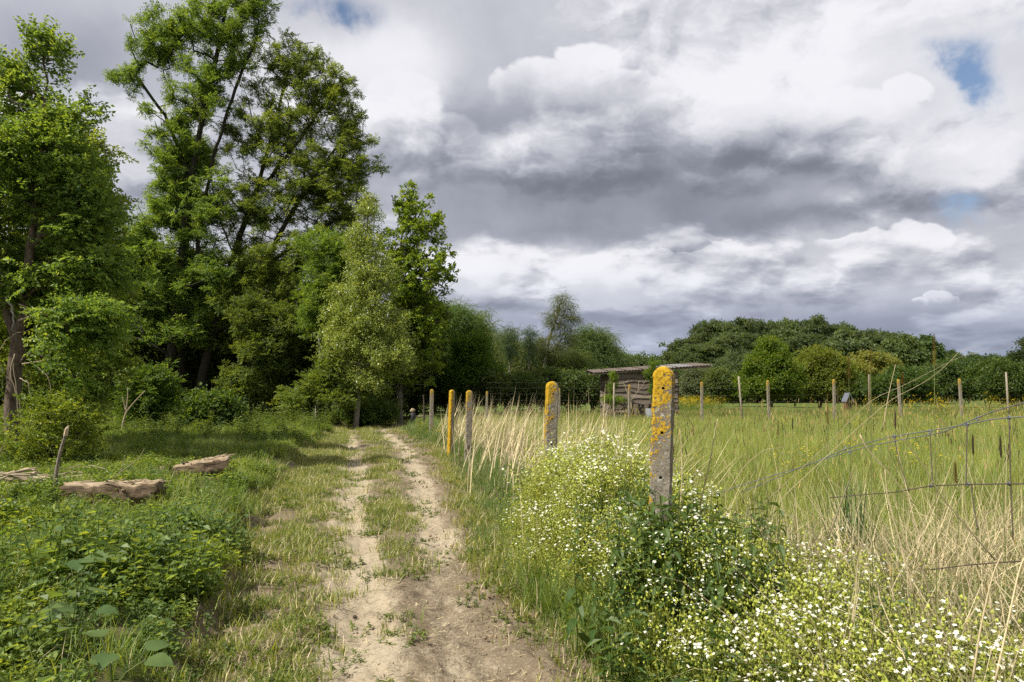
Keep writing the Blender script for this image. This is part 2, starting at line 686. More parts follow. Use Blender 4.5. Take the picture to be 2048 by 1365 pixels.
def scatter(name, srcs, pts, rot, scl, color=(1, 1, 1), parent=None, loc=(0, 0, 0), vi=None):
    pts = np.asarray(pts, float)
    n = len(pts)
    me = bpy.data.meshes.new(name)
    me.vertices.add(n)
    me.vertices.foreach_set('co', pts.astype(np.float32).ravel())
    a = me.attributes.new('rot', 'FLOAT_VECTOR', 'POINT')
    a.data.foreach_set('vector', np.asarray(rot, np.float32).ravel())
    a = me.attributes.new('scl', 'FLOAT', 'POINT')
    a.data.foreach_set('value', np.asarray(scl, np.float32).ravel())
    a = me.attributes.new('v', 'INT', 'POINT')
    vi = rng.integers(0, len(srcs), n) if vi is None else vi
    a.data.foreach_set('value', np.asarray(vi, np.int32))
    o = link(name, me, parent, loc)
    o.color = (*color, 1)
    md = o.modifiers.new('leaves', 'NODES')
    md.node_group = scatter_group(srcs)
    o['kind'] = 'stuff'
    return o


# ------------------------------------------------------------------ leaf and blade templates
def blade(mb, base, az, lean, L, w, bend, tint, segs=3, mi=0):
    d = np.array([math.cos(az), math.sin(az), 0])
    side = np.array([-d[1], d[0], 0])
    V, p, a = [], np.array(base, float), lean
    for i in range(segs + 1):
        t = i / segs
        ww = w * (1 - t ** 1.6) * .5
        if i == segs:
            V.append(p.copy())
        else:
            V += [p - side * ww, p + side * ww]
        p = p + (d * math.sin(a) + np.array([0, 0, 1]) * math.cos(a)) * (L / segs)
        a += bend / segs
    Fc = [(2 * i, 2 * i + 1, 2 * i + 3, 2 * i + 2) for i in range(segs - 1)] + [(2 * segs - 2, 2 * segs - 1, 2 * segs)]
    mb.add(V, Fc, tint, mi)
    return p


def leaf(mb, base, d, nrm, L, w, tint, mi=0, fold=.25):
    d = np.asarray(d, float); d = d / (np.linalg.norm(d) + 1e-9)
    nrm = np.asarray(nrm, float)
    side = np.cross(d, nrm); side /= np.linalg.norm(side) + 1e-9
    nn = np.cross(side, d)
    b = np.asarray(base, float)
    mid = b + d * L * .45
    up = nn * w * fold
    V = [b, mid - side * w * .5 + up, b + d * L - nn * L * .12, mid + side * w * .5 + up]
    mb.add(V, [(0, 1, 2), (0, 2, 3)], tint, mi)


def rv(s=1.0):
    return rng.normal(size=3) * s


def grass_src(name, n, rad, h0, h1, w, bend=(.3, 1.2), lean=.35, segs=3, mats=None, heads=0, dead=0.0):
    mb = MB()
    for i in range(n):
        r, a = rad * math.sqrt(rng.random()), rng.random() * 6.28
        mi = 1 if rng.random() < dead else 0
        blade(mb, (r * math.cos(a), r * math.sin(a), -.02), rng.random() * 6.28, abs(rng.normal()) * lean, rng.uniform(h0, h1), w * rng.uniform(.7, 1.3),
              rng.uniform(*bend), rng.random(), segs, mi)
    for i in range(heads):
        r, a = rad * math.sqrt(rng.random()), rng.random() * 6.28
        az, L = rng.random() * 6.28, rng.uniform(h1 * .8, h1 * 1.05)
        p = blade(mb, (r * math.cos(a), r * math.sin(a), -.02), az, .05 + rng.random() * .15, L, w * .5, .2, rng.random(), 2, 0)
        for q in range(2):
            blade(mb, p - (0, 0, .05), az + q * 1.6, .2, rng.uniform(.07, .12), w * 1.7, .2, rng.random(), 2, 2)
    return src(name, mb, mats or [M_grass, M_straw, M_seed])


def weed_src(name, n, rad, h0, h1, L, w, leaves=5):
    mb = MB()
    for i in range(n):
        r, a = rad * math.sqrt(rng.random()), rng.random() * 6.28
        base = np.array([r * math.cos(a), r * math.sin(a), 0])
        H = rng.uniform(h0, h1)
        ln = rv(.18); ln[2] = 1
        top = base + ln * H
        mb.tube([base, top], [.003, .002], 3, .3, 0, False)
        for k in range(leaves):
            t = (k + .6) / leaves
            az = k * 2.4 + rng.random()
            d = np.array([math.cos(az), math.sin(az), rng.uniform(-.25, .35)])
            leaf(mb, base + (top - base) * t, d, (rng.normal() * .3, rng.normal() * .3, 1), L * rng.uniform(.7, 1.3), w * rng.uniform(.8, 1.2), rng.random())
    return src(name, mb, [M_leaf])


def spray_src(name, kind):
    mb = MB()
    if kind == 'broad':                       # twig with broad leaves both sides
        for q in range(3):
            tw = np.array([0, 0, 0.]); d = np.array([1, (q - 1) * .6, rng.normal() * .2]); d /= np.linalg.norm(d)
            for k in range(8):
                p = d * (.05 + .055 * k)
                for sgn in (-1, 1):
                    side = np.cross(d, (0, 0, 1))
                    leaf(mb, p, d * .6 + side * sgn + rv(.5), (rng.normal() * .8, rng.normal() * .8, 1), rng.uniform(.06, .105), rng.uniform(.04, .062), rng.random())
    elif kind == 'ash':                       # rosettes of feathered leaves
        for q in range(7):
            az = q * .9 + rng.random() * .5
            d = np.array([math.cos(az), math.sin(az), rng.uniform(-.5, 1.2)]); d /= np.linalg.norm(d)
            L = rng.uniform(.20, .34)
            side = np.cross(d, (0, 0, 1)); side /= np.linalg.norm(side)
            for k in range(4):
                p = d * L * (.3 + .23 * k) - np.array([0, 0, 1]) * .05 * (k / 3) ** 2
                for sgn in (-1, 1):
                    leaf(mb, p, d * .7 + side * sgn + rv(.15), (rng.normal() * .6, rng.normal() * .6, 1), rng.uniform(.08, .12), rng.uniform(.034, .050), rng.random())
    elif kind == 'maple':                     # tufts of large leaves at the tips
        for q in range(13):
            d = rv(); d[2] = abs(d[2]) * .7; d /= np.linalg.norm(d)
            p = d * rng.uniform(.03, .14)
            leaf(mb, p, d + rv(.3), rv(.5) + (0, 0, 1), rng.uniform(.12, .19), rng.uniform(.09, .14), rng.random())
    elif kind == 'poplar':                    # small fluttering leaves all ways
        for q in range(26):
            p = np.array([rng.uniform(0, .5), rng.normal() * .1, rng.normal() * .1])
            d = rv(); d[2] -= .7
            leaf(mb, p, d, rv(), rng.uniform(.055, .085), rng.uniform(.05, .07), rng.random())
    elif kind == 'willow':                    # drooping strings of narrow leaves
        for q in range(5):
            p = rv(.12); d = np.array([rng.normal() * .5, rng.normal() * .5, .1])
            for k in range(9):
                d = d + (0, 0, -.16); dd = d / np.linalg.norm(d)
                p = p + dd * .085
                leaf(mb, p, dd + rv(.45), rv() + (0, 0, .8), rng.uniform(.10, .16), rng.uniform(.022, .034), rng.random())
    elif kind == 'clump':                     # a bough of a far tree
        for q in range(36):
            d = rv(); d /= np.linalg.norm(d)
            p = d * rng.uniform(.25, .62) * np.array([1, 1, .75])
            leaf(mb, p, rv(), d + (0, 0, .5), rng.uniform(.22, .36), rng.uniform(.16, .26), rng.random())
    elif kind == 'bough':                     # a mid-distance bough
        for q in range(40):
            d = rv(); d /= np.linalg.norm(d)
            p = d * rng.uniform(.08, .42) * np.array([1, 1, .7])
            leaf(mb, p, rv() + d, d * .6 + (0, 0, .7), rng.uniform(.10, .17), rng.uniform(.06, .11), rng.random())
    return src(name, mb, [M_gloss if kind == 'poplar' else M_leaf])


SPR = {k: [spray_src(k + '_spray', k) for _ in range(3)] for k in ('broad', 'ash', 'maple', 'poplar', 'willow', 'clump', 'bough')}

# ------------------------------------------------------------------ ground and track
def geo_axis(a, b, dense, far, grow=1.18):
    mid = np.arange(a, b, dense)
    out, st, x = [], dense, b
    while x < far:
        out.append(x); st *= grow; x += st
    return mid, np.array(out + [far])


xm, xp = geo_axis(-13, 13, .13, 2500)
xs = np.concatenate([-xp[::-1], xm[1:], xp]) if True else None
ys = [-4.0]
st = .10
while ys[-1] < 2800:
    ys.append(ys[-1] + st)
    if ys[-1] > 8: st *= 1.012
    if ys[-1] > 45: st *= 1.12
ys = np.concatenate([[-400, -120, -40, -15], np.array(ys)])
X, Y = np.meshgrid(xs, ys)
Z = land(X, Y)
S = X - centre(Y)
inpath = ss(-S, np.interp(Y, CY, LE) + .25, np.interp(Y, CY, LE) - .1) * ss(S, np.interp(Y, CY, RE) + .2, np.interp(Y, CY, RE) - .15) * (Y < 47) * (Y > -1)
Z = Z - .07 * inpath + fbm(X * 6, Y * 6, 2, 30) * .02 * (np.hypot(X, Y) < 30)
nx, ny = len(xs), len(ys)
idx = np.arange(nx * ny).reshape(ny, nx)
FQ = np.stack([idx[:-1, :-1], idx[:-1, 1:], idx[1:, 1:], idx[1:, :-1]], -1).reshape(-1, 4)
g = link('ground', mesh_np('ground', np.stack([X, Y, Z], -1).reshape(-1, 3), FQ, M_ground, smooth=True))
tag(g, kind='structure')

ty = [0.0]
while ty[-1] < 48:
    ty.append(ty[-1] + .022 + .0045 * ty[-1])
ty = np.array(ty)
tu = np.linspace(0, 1, 150)
TY, TU = np.meshgrid(ty, tu, indexing='ij')
le, re = np.interp(TY, CY, LE) + .45, np.interp(TY, CY, RE) + .45
TS = -le + TU * (le + re)
TX = TS + centre(TY)


def track_top(x, y):
    x, y = np.asarray(x, float), np.asarray(y, float)
    s = x - centre(y)
    a, b = rut_mask(s + fbm(x * 0 + 1, y * .8, 2, 41) * .15, y)
    le, re = np.interp(y, CY, LE), np.interp(y, CY, RE)
    edge = np.maximum(ss(-s, le - .25, le + .4), ss(s, re - .25, re + .4))
    hump = fbm(x * 5, y * 5, 4, 21) * .07 * (1 - .7 * np.maximum(a, b)) + fbm(x * 14, y * 14, 3, 25) * .026 + .007 * np.maximum(a, b) * np.sin(y * 21 + 3 * fbm(x * 2, y * 2, 2, 26))
    return land(x, y) + .02 - .055 * np.maximum(a, b) + hump - .16 * edge * edge


A, B = rut_mask(TS + fbm(TX * 0 + 1, TY * .8, 2, 41) * .15, TY)
rutv = np.maximum(A, B * (.55 + .9 * fbm(TX * .0 + 3, TY * .5, 2, 44)))
TZ = track_top(TX, TY)
idx = np.arange(TX.size).reshape(TX.shape)
FQ = np.stack([idx[:-1, :-1], idx[:-1, 1:], idx[1:, 1:], idx[1:, :-1]], -1).reshape(-1, 4)
tr = link('dirt_track', mesh_np('dirt_track', np.stack([TX, TY, TZ], -1).reshape(-1, 3), FQ, M_path, smooth=True, extra={'rut': rutv.ravel()}))
tag(tr, kind='structure')

# ------------------------------------------------------------------ trees
def seglen(a, b): return float(np.linalg.norm(b - a))


def grow(trunk, base_r, attract, step=.45, wander=.10, lift=.25, tip_r=.008):
    """skeleton: a trunk and limbs that reach every point of the crown, thickness by what each limb carries"""
    nodes, par = [], []
    ends = []
    for ti, tk in enumerate(trunk):
        tk = [np.asarray(p, float) for p in tk]
        prev = -1
        if ti > 0:
            prev = int(np.argmin(np.linalg.norm(np.array(nodes) - tk[0], axis=1)))
            tk = tk[1:]
        for p in tk:
            if prev >= 0:
                a = nodes[prev]
                n = max(1, int(seglen(a, p) / step))
                for i in range(1, n + 1):
                    q = a + (p - a) * i / n + (rv(wander * .25) if i < n else 0)
                    nodes.append(q); par.append(prev); prev = len(nodes) - 1
            else:
                nodes.append(p); par.append(-1); prev = 0
        ends.append(prev)
    T = np.array(nodes)
    low = T[:, 2].min() + .12 * (T[:, 2].max() - T[:, 2].min())
    d0 = [np.min(np.linalg.norm(T - a, axis=1)) for a in attract]
    terms = list(ends)
    buf = np.zeros((len(nodes) + len(attract) * 30, 3)); buf[:len(nodes)] = T
    cnt = len(nodes)
    for ai in np.argsort(d0):
        a = attract[ai]
        df = a - buf[:cnt]
        dist = np.linalg.norm(df, axis=1)
        cost = dist + 1.1 * np.maximum(0, buf[:cnt, 2] - a[2] + .25 * dist) + (buf[:cnt, 2] < low) * 3
        j = int(np.argmin(cost))
        L = dist[j]
        if L < .15:
            terms.append(j); continue
        n = min(28, max(1, int(L / step)))
        p0 = buf[j].copy()
        pj = par[j]
        tg = (p0 - buf[pj]) if pj >= 0 else np.array([0, 0, 1.])
        tg = tg / (np.linalg.norm(tg) + 1e-9)
        c = p0 + (tg * .30 + (a - p0) / L * .35 + np.array([0, 0, lift * .3])) * L
        prev = j
        for i in range(1, n + 1):
            t = i / n
            q = (1 - t) ** 2 * p0 + 2 * t * (1 - t) * c + t * t * a
            if i < n: q = q + rv(wander * .5)
            buf[cnt] = q; par.append(prev); prev = cnt; cnt += 1
        terms.append(prev)
    N = buf[:cnt]
    par = np.array(par)
    w = np.zeros(cnt)
    for t in terms: w[t] += 1
    w0 = w.copy()
    for i in range(cnt - 1, 0, -1):
        w[par[i]] += w[i]
    # children always come after their parents
    r = (np.maximum(w, .5)) ** .47
    r = tip_r + (base_r - tip_r) * (r / r[0])
    return N, par, r, np.array(terms)


def skin(N, par, r, min_r=0.0):
    n = len(N)
    ch = [[] for _ in range(n)]
    for i in range(1, n):
        ch[par[i]].append(i)
    mb = MB()
    stack = [(0, -1)]
    while stack:
        s, frm = stack.pop()
        chain = ([frm] if frm >= 0 else []) + [s]
        cur = s
        while ch[cur]:
            k = max(ch[cur], key=lambda i: r[i])
            for o in ch[cur]:
                if o != k: stack.append((o, cur))
            chain.append(k); cur = k
        rr = r[chain].copy()
        if frm >= 0: rr[0] = rr[1]
        if rr.max() < min_r or len(chain) < 2: continue
        if frm >= 0 and rr[0] < .03 and len(chain) > 5: chain = chain[::2] + ([chain[-1]] if (len(chain) - 1) % 2 else []); rr = r[chain]; rr[0] = rr[1]
        mb.tube(N[chain], rr, 7 if rr.max() > .08 else (5 if rr.max() > .03 else 3), rng.random(), 0, False)
    return mb


def lobes_points(lobes, D, n, hollow=.35):
    """points spread through the lobes of a crown; each lobe is (px, py, rx, ry[, depth offset, weight])"""
    vol = np.array([l[2] * l[3] * (l[5] if len(l) > 5 else 1) for l in lobes], float)
    k = rng.choice(len(lobes), n, p=vol / vol.sum())
    out = np.zeros((n, 3))
    for i, q in enumerate(k):
        l = lobes[q]
        d = rv(); d /= np.linalg.norm(d)
        rad = (hollow + (1 - hollow) * rng.random()) ** .6
        dd = D + (l[4] if len(l) > 4 else 0)
        c = P(l[0], l[1], dd)
        sx, sz = l[2] * dd / F, l[3] * dd / F
        out[i] = c + d * rad * (sx, min(sx, 2.6), sz)
    return out


def spray_rot(d):
    """euler that turns +X to direction d with a random roll"""
    q = Vector(d).to_track_quat('X', 'Z')
    e = (q.to_matrix() @ Matrix.Rotation(rng.uniform(-.7, .7), 3, 'X')).to_euler()
    return (e.x, e.y, e.z)


def tree(name, label, D, trunks, lobes, base_r, n_tips, sprays, kind, color, bark, scl=(.8, 1.3), spread=.30, cat='tree', group=None, step=.45, skin_min=0.0, twig_leaves=.5, droop=0.0, hollow=.35, tip_r=.008):
    tk = [[P(px, py, D + (dd if dd else 0)) for (px, py, *rest) in t for dd in [rest[0] if rest else 0]] for t in trunks]
    b = tk[0][0]
    b[2] = min(b[2], float(land(b[0], b[1]))) - .12
    root = empty(name, tuple(b))
    tag(root, label, cat, group)
    att = lobes_points(lobes, D, n_tips, hollow)
    gz = land(att[:, 0], att[:, 1]) + .25
    att[:, 2] = np.maximum(att[:, 2], gz)
    N, par, r, terms = grow(tk, base_r, att, step, tip_r=tip_r)
    skin(N - b, par, r, skin_min).build('trunk', bark, root, smooth=True)
    # leaves sit at the tips and along the thinnest twigs
    thin = np.where(r < max(tip_r * 3.2, base_r * .13))[0]
    pool = np.concatenate([terms, thin[rng.random(len(thin)) < twig_leaves]])
    pick = pool[rng.integers(0, len(pool), sprays)]
    pts = N[pick] + rng.normal(size=(sprays, 3)) * spread * np.array([1, 1, .75])
    cen = att.mean(0)
    rot = []
    for i in range(sprays):
        d = (pts[i] - cen); d = d / (np.linalg.norm(d) + 1e-9) + rv(.9); d[2] = d[2] * .7 + .1 - droop
        rot.append(spray_rot(d))
    scatter('crown', SPR[kind], pts - b, rot, rng.uniform(*scl, sprays), color, root)
    return root

OAK = (.106, .170, .036)
ASH = (.102, .165, .034)
FRESH = (.118, .180, .026)
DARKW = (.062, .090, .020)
POP = (.175, .228, .050)
WIL = (.082, .105, .042)

# -- the wood on the left
tree('oak_tree', 'broad leafy oak at the left edge with a bare scarred lower trunk', 13.5,
     [[(16, 935), (22, 810), (34, 700), (46, 600), (60, 500), (72, 380), (85, 230), (98, 95)], [(30, 690), (5, 560), (-40, 420)], [(60, 500), (120, 420), (170, 330)]],
     [(65, 330, 105, 110), (110, 560, 95, 60, .3), (30, 570, 60, 50, .9), (195, 540, 45, 50, .2), (25, 190, 50, 45), (140, 410, 60, 90), (92, 125, 32, 40, 0, .3), (70, 520, 90, 60, 1.0), (150, 640, 65, 55, -.8), (-90, 380, 110, 220), (120, 250, 38, 40, 0, .5), (185, 460, 34, 60, 0, .6), (130, 730, 50, 30, -.3, .4), (-60, 640, 60, 90, 1.6, .6), (165, 220, 22, 22, 0, .3)],
     .135, 520, 2700, 'broad', OAK, M_bark_brown, (.7, 1.15), .13, group=None, step=.32, twig_leaves=.15, hollow=.1)
tree('oak_tree', 'dense oak close behind the scarred oak at the left edge', 17.5,
     [[(165, 880), (170, 760), (160, 620), (150, 450), (140, 300)]],
     [(130, 340, 75, 95), (170, 450, 55, 90), (90, 420, 80, 100), (165, 590, 65, 90), (40, 600, 95, 110), (120, 260, 40, 36)],
     .16, 330, 1900, 'broad', (.105, .148, .028), M_bark_dark, (.85, 1.3), .18, twig_leaves=.2, hollow=.1)
tree('ash_tree', 'tallest twin-stemmed ash rising out of the top of the picture', 38,
     [[(318, 850), (330, 760), (345, 690), (358, 590), (368, 470), (382, 360), (408, 220), (436, 100), (462, -30), (480, -120)],
      [(345, 690), (380, 590), (402, 450), (425, 320), (470, 180), (520, 60), (540, -30)],
      [(382, 360), (330, 230), (270, 150)]],
     [(255, 560, 45, 70), (240, 660, 50, 60), (285, 480, 50, 60), (300, 590, 60, 60), (410, 560, 75, 70), (360, 660, 70, 50), (430, 60, 98, 61), (325, 60, 73, 44), (262, 160, 46, 41, 0, .6), (400, 190, 73, 79), (352, 320, 67, 67), (318, 420, 51, 56), (410, 420, 73, 85), (330, 540, 85, 73), (500, 20, 59, 49), (530, 70, 27, 20, 0, .5), (450, -90, 110, 61), (315, 105, 59, 37), (350, 250, 61, 49, 0, .6), (290, 510, 44, 49, 0, .7), (465, 130, 49, 49, 0, .5)],
     .27, 1250, 3700, 'ash', ASH, M_bark_dark, (1.0, 1.6), .12, twig_leaves=.06, step=.6, tip_r=.012, hollow=.0)
tree('ash_tree', 'wide ash leaning right over the track with sky showing through', 39,
     [[(392, 858), (405, 750), (436, 640), (468, 510), (510, 390), (545, 270), (575, 150), (590, 90)],
      [(436, 640), (520, 540), (575, 440), (625, 360), (690, 270)], [(510, 390), (600, 280), (660, 190)], [(468, 510), (430, 420), (420, 330)], [(520, 540), (620, 470), (700, 420)]],
     [(585, 130, 81, 59), (650, 190, 71, 67), (695, 260, 51, 56), (722, 330, 44, 61), (560, 260, 98, 92), (620, 390, 128, 92), (690, 440, 56, 79), (505, 420, 83, 92), (590, 530, 116, 73), (480, 590, 92, 92), (540, 670, 116, 61), (660, 340, 79, 67), (510, 180, 39, 61, 0, .5), (470, 270, 49, 61, 0, .5)],
     .26, 1650, 4300, 'ash', (.105, .152, .034), M_bark_dark, (.9, 1.4), .12, twig_leaves=.06, step=.6, tip_r=.012, hollow=.0)
tree('ash_tree', 'slim straight ash with a dark trunk between the two big ashes', 40,
     [[(362, 850), (363, 740), (364, 600), (372, 500), (380, 400), (395, 290)]],
     [(385, 330, 40, 55), (370, 430, 48, 65), (400, 530, 50, 50), (350, 620, 50, 50)], .2, 180, 1100, 'ash', ASH, M_bark_dark, (1.1, 1.6), .25, twig_leaves=.25, step=.6)
tree('poplar_tree', 'slender pale-leaved poplar with a light grey trunk beside the track bend', 34,
     [[(712, 826), (716, 760), (722, 640), (729, 540), (734, 450), (738, 398)], [(718, 730), (690, 660), (678, 590)], [(722, 640), (760, 600), (772, 530)], [(717, 750), (765, 715), (800, 690)]],
     [(737, 430, 20, 40, 0, .6), (726, 500, 32, 45), (745, 560, 44, 48), (712, 600, 46, 48), (745, 640, 56, 50), (698, 690, 46, 48), (765, 700, 54, 46), (730, 750, 40, 26, 0, .7), (790, 720, 26, 22, 0, .6), (675, 640, 24, 40, 0, .5), (790, 640, 24, 40, 0, .5)],
     .15, 800, 2900, 'poplar', POP, M_bark_grey, (.85, 1.35), .15, twig_leaves=.1, hollow=.0)
tree('maple_tree', 'tall fresh green tree with tufted open top right of the poplar', 39,
     [[(800, 850), (798, 720), (795, 600), (802, 490), (812, 430), (818, 372)], [(795, 600), (840, 530), (885, 480)], [(802, 490), (840, 430), (862, 400)], [(797, 660), (850, 620), (890, 580)]],
     [(818, 412, 38, 44, 0, .6), (845, 455, 48, 52, 0, .8), (800, 510, 50, 62, 0, .9), (872, 545, 48, 48, 0, .7), (830, 570, 66, 62), (800, 650, 66, 70), (850, 650, 54, 56), (775, 740, 56, 56), (893, 520, 20, 28, 0, .4), (840, 730, 46, 56, 0, .8)],
     .18, 1000, 2900, 'maple', FRESH, M_bark_grey, (.75, 1.2), .13, twig_leaves=.08, hollow=.0, tip_r=.006)
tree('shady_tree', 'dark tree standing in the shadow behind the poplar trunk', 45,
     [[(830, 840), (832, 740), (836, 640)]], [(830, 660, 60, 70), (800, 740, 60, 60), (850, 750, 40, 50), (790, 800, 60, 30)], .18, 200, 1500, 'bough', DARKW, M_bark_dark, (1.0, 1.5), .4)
tree('slim_tree', 'pale forked slim trunk lit between the ash and the poplar', 36,
     [[(632, 830), (636, 770), (640, 700), (640, 640), (645, 560)], [(636, 770), (648, 700), (662, 640), (670, 590)]],
     [(645, 590, 45, 50), (680, 560, 45, 50), (630, 640, 40, 35), (650, 510, 50, 50)], .09, 160, 1100, 'ash', ASH, M_bark_pale, (.9, 1.3), .3)
tree('understory_tree', 'young leafy tree growing right of the dark ash trunks', 37, [[(500, 855), (504, 780), (498, 690), (504, 600)]],
     [(500, 630, 40, 45), (530, 700, 50, 50), (490, 770, 45, 35), (570, 650, 45, 45, 0, .7)], .08, 260, 700, 'ash', (.085, .125, .028), M_bark_dark, (.9, 1.5), .25, twig_leaves=.3)

# bushes along the wood's edge
def bush(name, label, px, py, rx, ry, D, color, kind='bough', n=90, sprays=650, cat='bush', group=None, extra=None, scl=(.9, 1.3), bark=None):
    base_y = float(land(P(px, py, D)[0], D))
    pyb = 795 - (base_y - EYE) * F / D * .99
    lob = [(px, py, rx, ry)] + (extra or [])
    st = [[(px + dx, pyb + 4), (px + dx * 1.6, (py + pyb) / 2), (px + dx * 3, py - ry * .5)] for dx in (0, -rx * .12, rx * .14)]
    return tree(name, label, D, st, lob, .05, n, sprays, kind, color, bark or M_bark_dark, scl, .26, cat, group, step=.4, skin_min=0, tip_r=.005)


bush('bush', 'bright green bush at the foot of the wood left of the poplar', 640, 775, 40, 26, 33.5, (.095, .140, .028), 'ash', n=110, sprays=420, extra=[(675, 795, 36, 16), (600, 800, 36, 18), (655, 745, 22, 22)])
bush('bush', 'low shaded bush under the poplar trunk', 735, 822, 45, 13, 36, (.06, .10, .02), n=60, sprays=350)
bush('bush', 'tall thin leafy bush lit by sun behind the leaning stick', 150, 640, 42, 26, 17, (.110, .160, .032), 'broad', 150, 330, extra=[(205, 605, 26, 18), (120, 705, 50, 26), (195, 725, 40, 22), (165, 770, 30, 20)])
bush('bramble_bush', 'light green bramble bush between the scarred oak and the leaning stick', 112, 855, 42, 40, 12.6, (.115, .160, .024), 'broad', 60, 240, extra=[(95, 905, 35, 22)], scl=(.5, .85))
bush('bush', 'spindly bush at the dark opening in the wood', 290, 790, 50, 50, 24, (.06, .105, .018), 'ash', 70, 330)
bush('bush', 'low bush right of the leaning ash foot', 425, 825, 40, 20, 28, (.06, .10, .02), n=50, sprays=320)

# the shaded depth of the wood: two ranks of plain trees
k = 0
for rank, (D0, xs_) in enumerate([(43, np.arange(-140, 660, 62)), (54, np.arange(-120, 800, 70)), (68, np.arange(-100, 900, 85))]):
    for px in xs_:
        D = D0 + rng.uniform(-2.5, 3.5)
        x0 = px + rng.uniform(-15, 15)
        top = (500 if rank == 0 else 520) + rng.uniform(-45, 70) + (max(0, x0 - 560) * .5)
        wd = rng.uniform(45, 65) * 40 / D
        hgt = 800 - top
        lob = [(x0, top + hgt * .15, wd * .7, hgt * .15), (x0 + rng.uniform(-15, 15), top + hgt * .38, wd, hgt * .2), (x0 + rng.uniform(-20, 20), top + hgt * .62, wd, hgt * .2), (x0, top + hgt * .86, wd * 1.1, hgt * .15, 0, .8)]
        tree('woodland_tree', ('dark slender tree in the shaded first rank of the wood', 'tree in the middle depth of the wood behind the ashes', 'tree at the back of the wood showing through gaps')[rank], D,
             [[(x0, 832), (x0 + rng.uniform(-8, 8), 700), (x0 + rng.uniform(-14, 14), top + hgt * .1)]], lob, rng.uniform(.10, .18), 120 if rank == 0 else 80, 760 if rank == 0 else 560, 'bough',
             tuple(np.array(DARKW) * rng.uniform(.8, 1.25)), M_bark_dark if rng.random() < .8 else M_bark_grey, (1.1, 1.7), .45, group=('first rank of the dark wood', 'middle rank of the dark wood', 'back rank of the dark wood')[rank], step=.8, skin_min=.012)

for i, (px, py, rx, ry, D) in enumerate([(985, 776, 36, 22, 43), (1040, 778, 40, 22, 44), (1095, 772, 42, 24, 46), (1150, 772, 40, 24, 47), (1195, 776, 30, 22, 48), (905, 780, 40, 24, 46), (870, 770, 36, 34, 50)]):
    bush('bush', ('low dark bush at the left foot of the willow thicket', 'low dark bush under the narrow willow', 'low dark bush under the leaning birch', 'low dark bush right of the birch foot', 'low dark bush at the left of the shed', 'low bush under the grey-green row, right of the farthest post', 'dark bush at the mouth of the lane under the grey-green row')[i], px, py, rx, ry, D, (.055, .085, .024), 'bough', 80, 560, extra=[(px - rx * .5, py + ry * .4, rx * .6, ry * .5), (px + rx * .5, py + ry * .4, rx * .6, ry * .5)], scl=(.9, 1.4))

# -- middle distance, left of centre to the shed
for px, top, w, D, c, lab in [(868, 612, 42, 60, (0.081, 0.135, 0.034), 'first tall tree of the row behind the fresh green tree'),
                              (905, 608, 42, 62, (0.074, 0.128, 0.038), 'feathery grey-green tree in the middle of the row left of centre'),
                              (945, 622, 40, 64, (0.088, 0.135, 0.046), 'right-hand grey-green tree of the row left of centre, sloping to the gap')]:
    h = 792 - top
    tree('willow_tree', lab, D, [[(px, 800), (px, 720), (px + 3, top + 15)]], [(px, top + h * .2, w * .7, h * .2), (px - 8, top + h * .45, w, h * .22), (px + 6, top + h * .75, w * 1.05, h * .25)], .22, 220, 1900, 'willow', c, M_bark_dark, (1.2, 1.9), .4, step=.7, skin_min=.015)
tree('young_maple', 'fresh dark green leafy tree in front of the willows left of centre', 44, [[(946, 806), (946, 760), (944, 690)]],
     [(942, 700, 28, 30), (945, 745, 44, 32), (955, 780, 50, 24), (930, 765, 35, 30)], .12, 230, 1700, 'bough', (.052, .105, .010), M_bark_dark, (.8, 1.25), .28, step=.6)
for px, py, rx, ry, D, c, lab in [(1012, 725, 30, 62, 56, (0.081, 0.115, 0.043), 'narrow willow with spiky top at the left of the willow thicket'),
                                  (1060, 735, 46, 55, 54, (0.089, 0.121, 0.046), 'rounded willow bush below the leaning birch'),
                                  (1185, 712, 48, 58, 58, (0.074, 0.115, 0.041), 'round-headed grey-green willow right of the birch'),
                                  (1135, 745, 44, 46, 55, (0.081, 0.115, 0.038), 'low drooping willow between birch and round-headed willow'),
                                  (1226, 740, 22, 40, 62, (0.081, 0.121, 0.046), 'small willow at the right end of the thicket above the shed')]:
    tree('willow_tree', lab, D, [[(px, 802), (px, py + ry * .3), (px + 2, py - ry * .6)]], [(px, py - ry * .35, rx * .75, ry * .6), (px, py + ry * .3, rx, ry * .65), (px + rx * .3, py, rx * .7, ry * .6)], .16, 200, 1500, 'willow', c, M_bark_dark, (1.0, 1.7), .34, step=.7, skin_min=.015, droop=.2)
tree('birch_tree', 'leaning birch with a thin feathery top above the willows', 52, [[(1082, 800), (1088, 740), (1098, 680), (1115, 630), (1127, 590)]],
     [(1126, 608, 17, 20, 0, .7), (1112, 640, 20, 24), (1142, 628, 13, 24, 0, .7), (1098, 690, 34, 24), (1135, 672, 16, 22, 0, .5)], .13, 260, 620, 'willow', (.085, .110, .045), M_bark_grey, (.6, 1.0), .16, step=.6, droop=.25, twig_leaves=.1)
for px, D, lab in ((1019, 50, 'left'), (1058, 50, 'right')):
    tree('young_poplar', 'thin spiky young poplar poking above the willows, %s of the two' % ('leftmost' if lab == 'left' else 'rightmost'), D, [[(px, 805), (px, 740), (px + 2, 655)]], [(px + 1, 690, 10, 34)], .06, 40, 220, 'willow', (.05, .085, .04), M_bark_grey, (.5, .8), .12, step=.5)
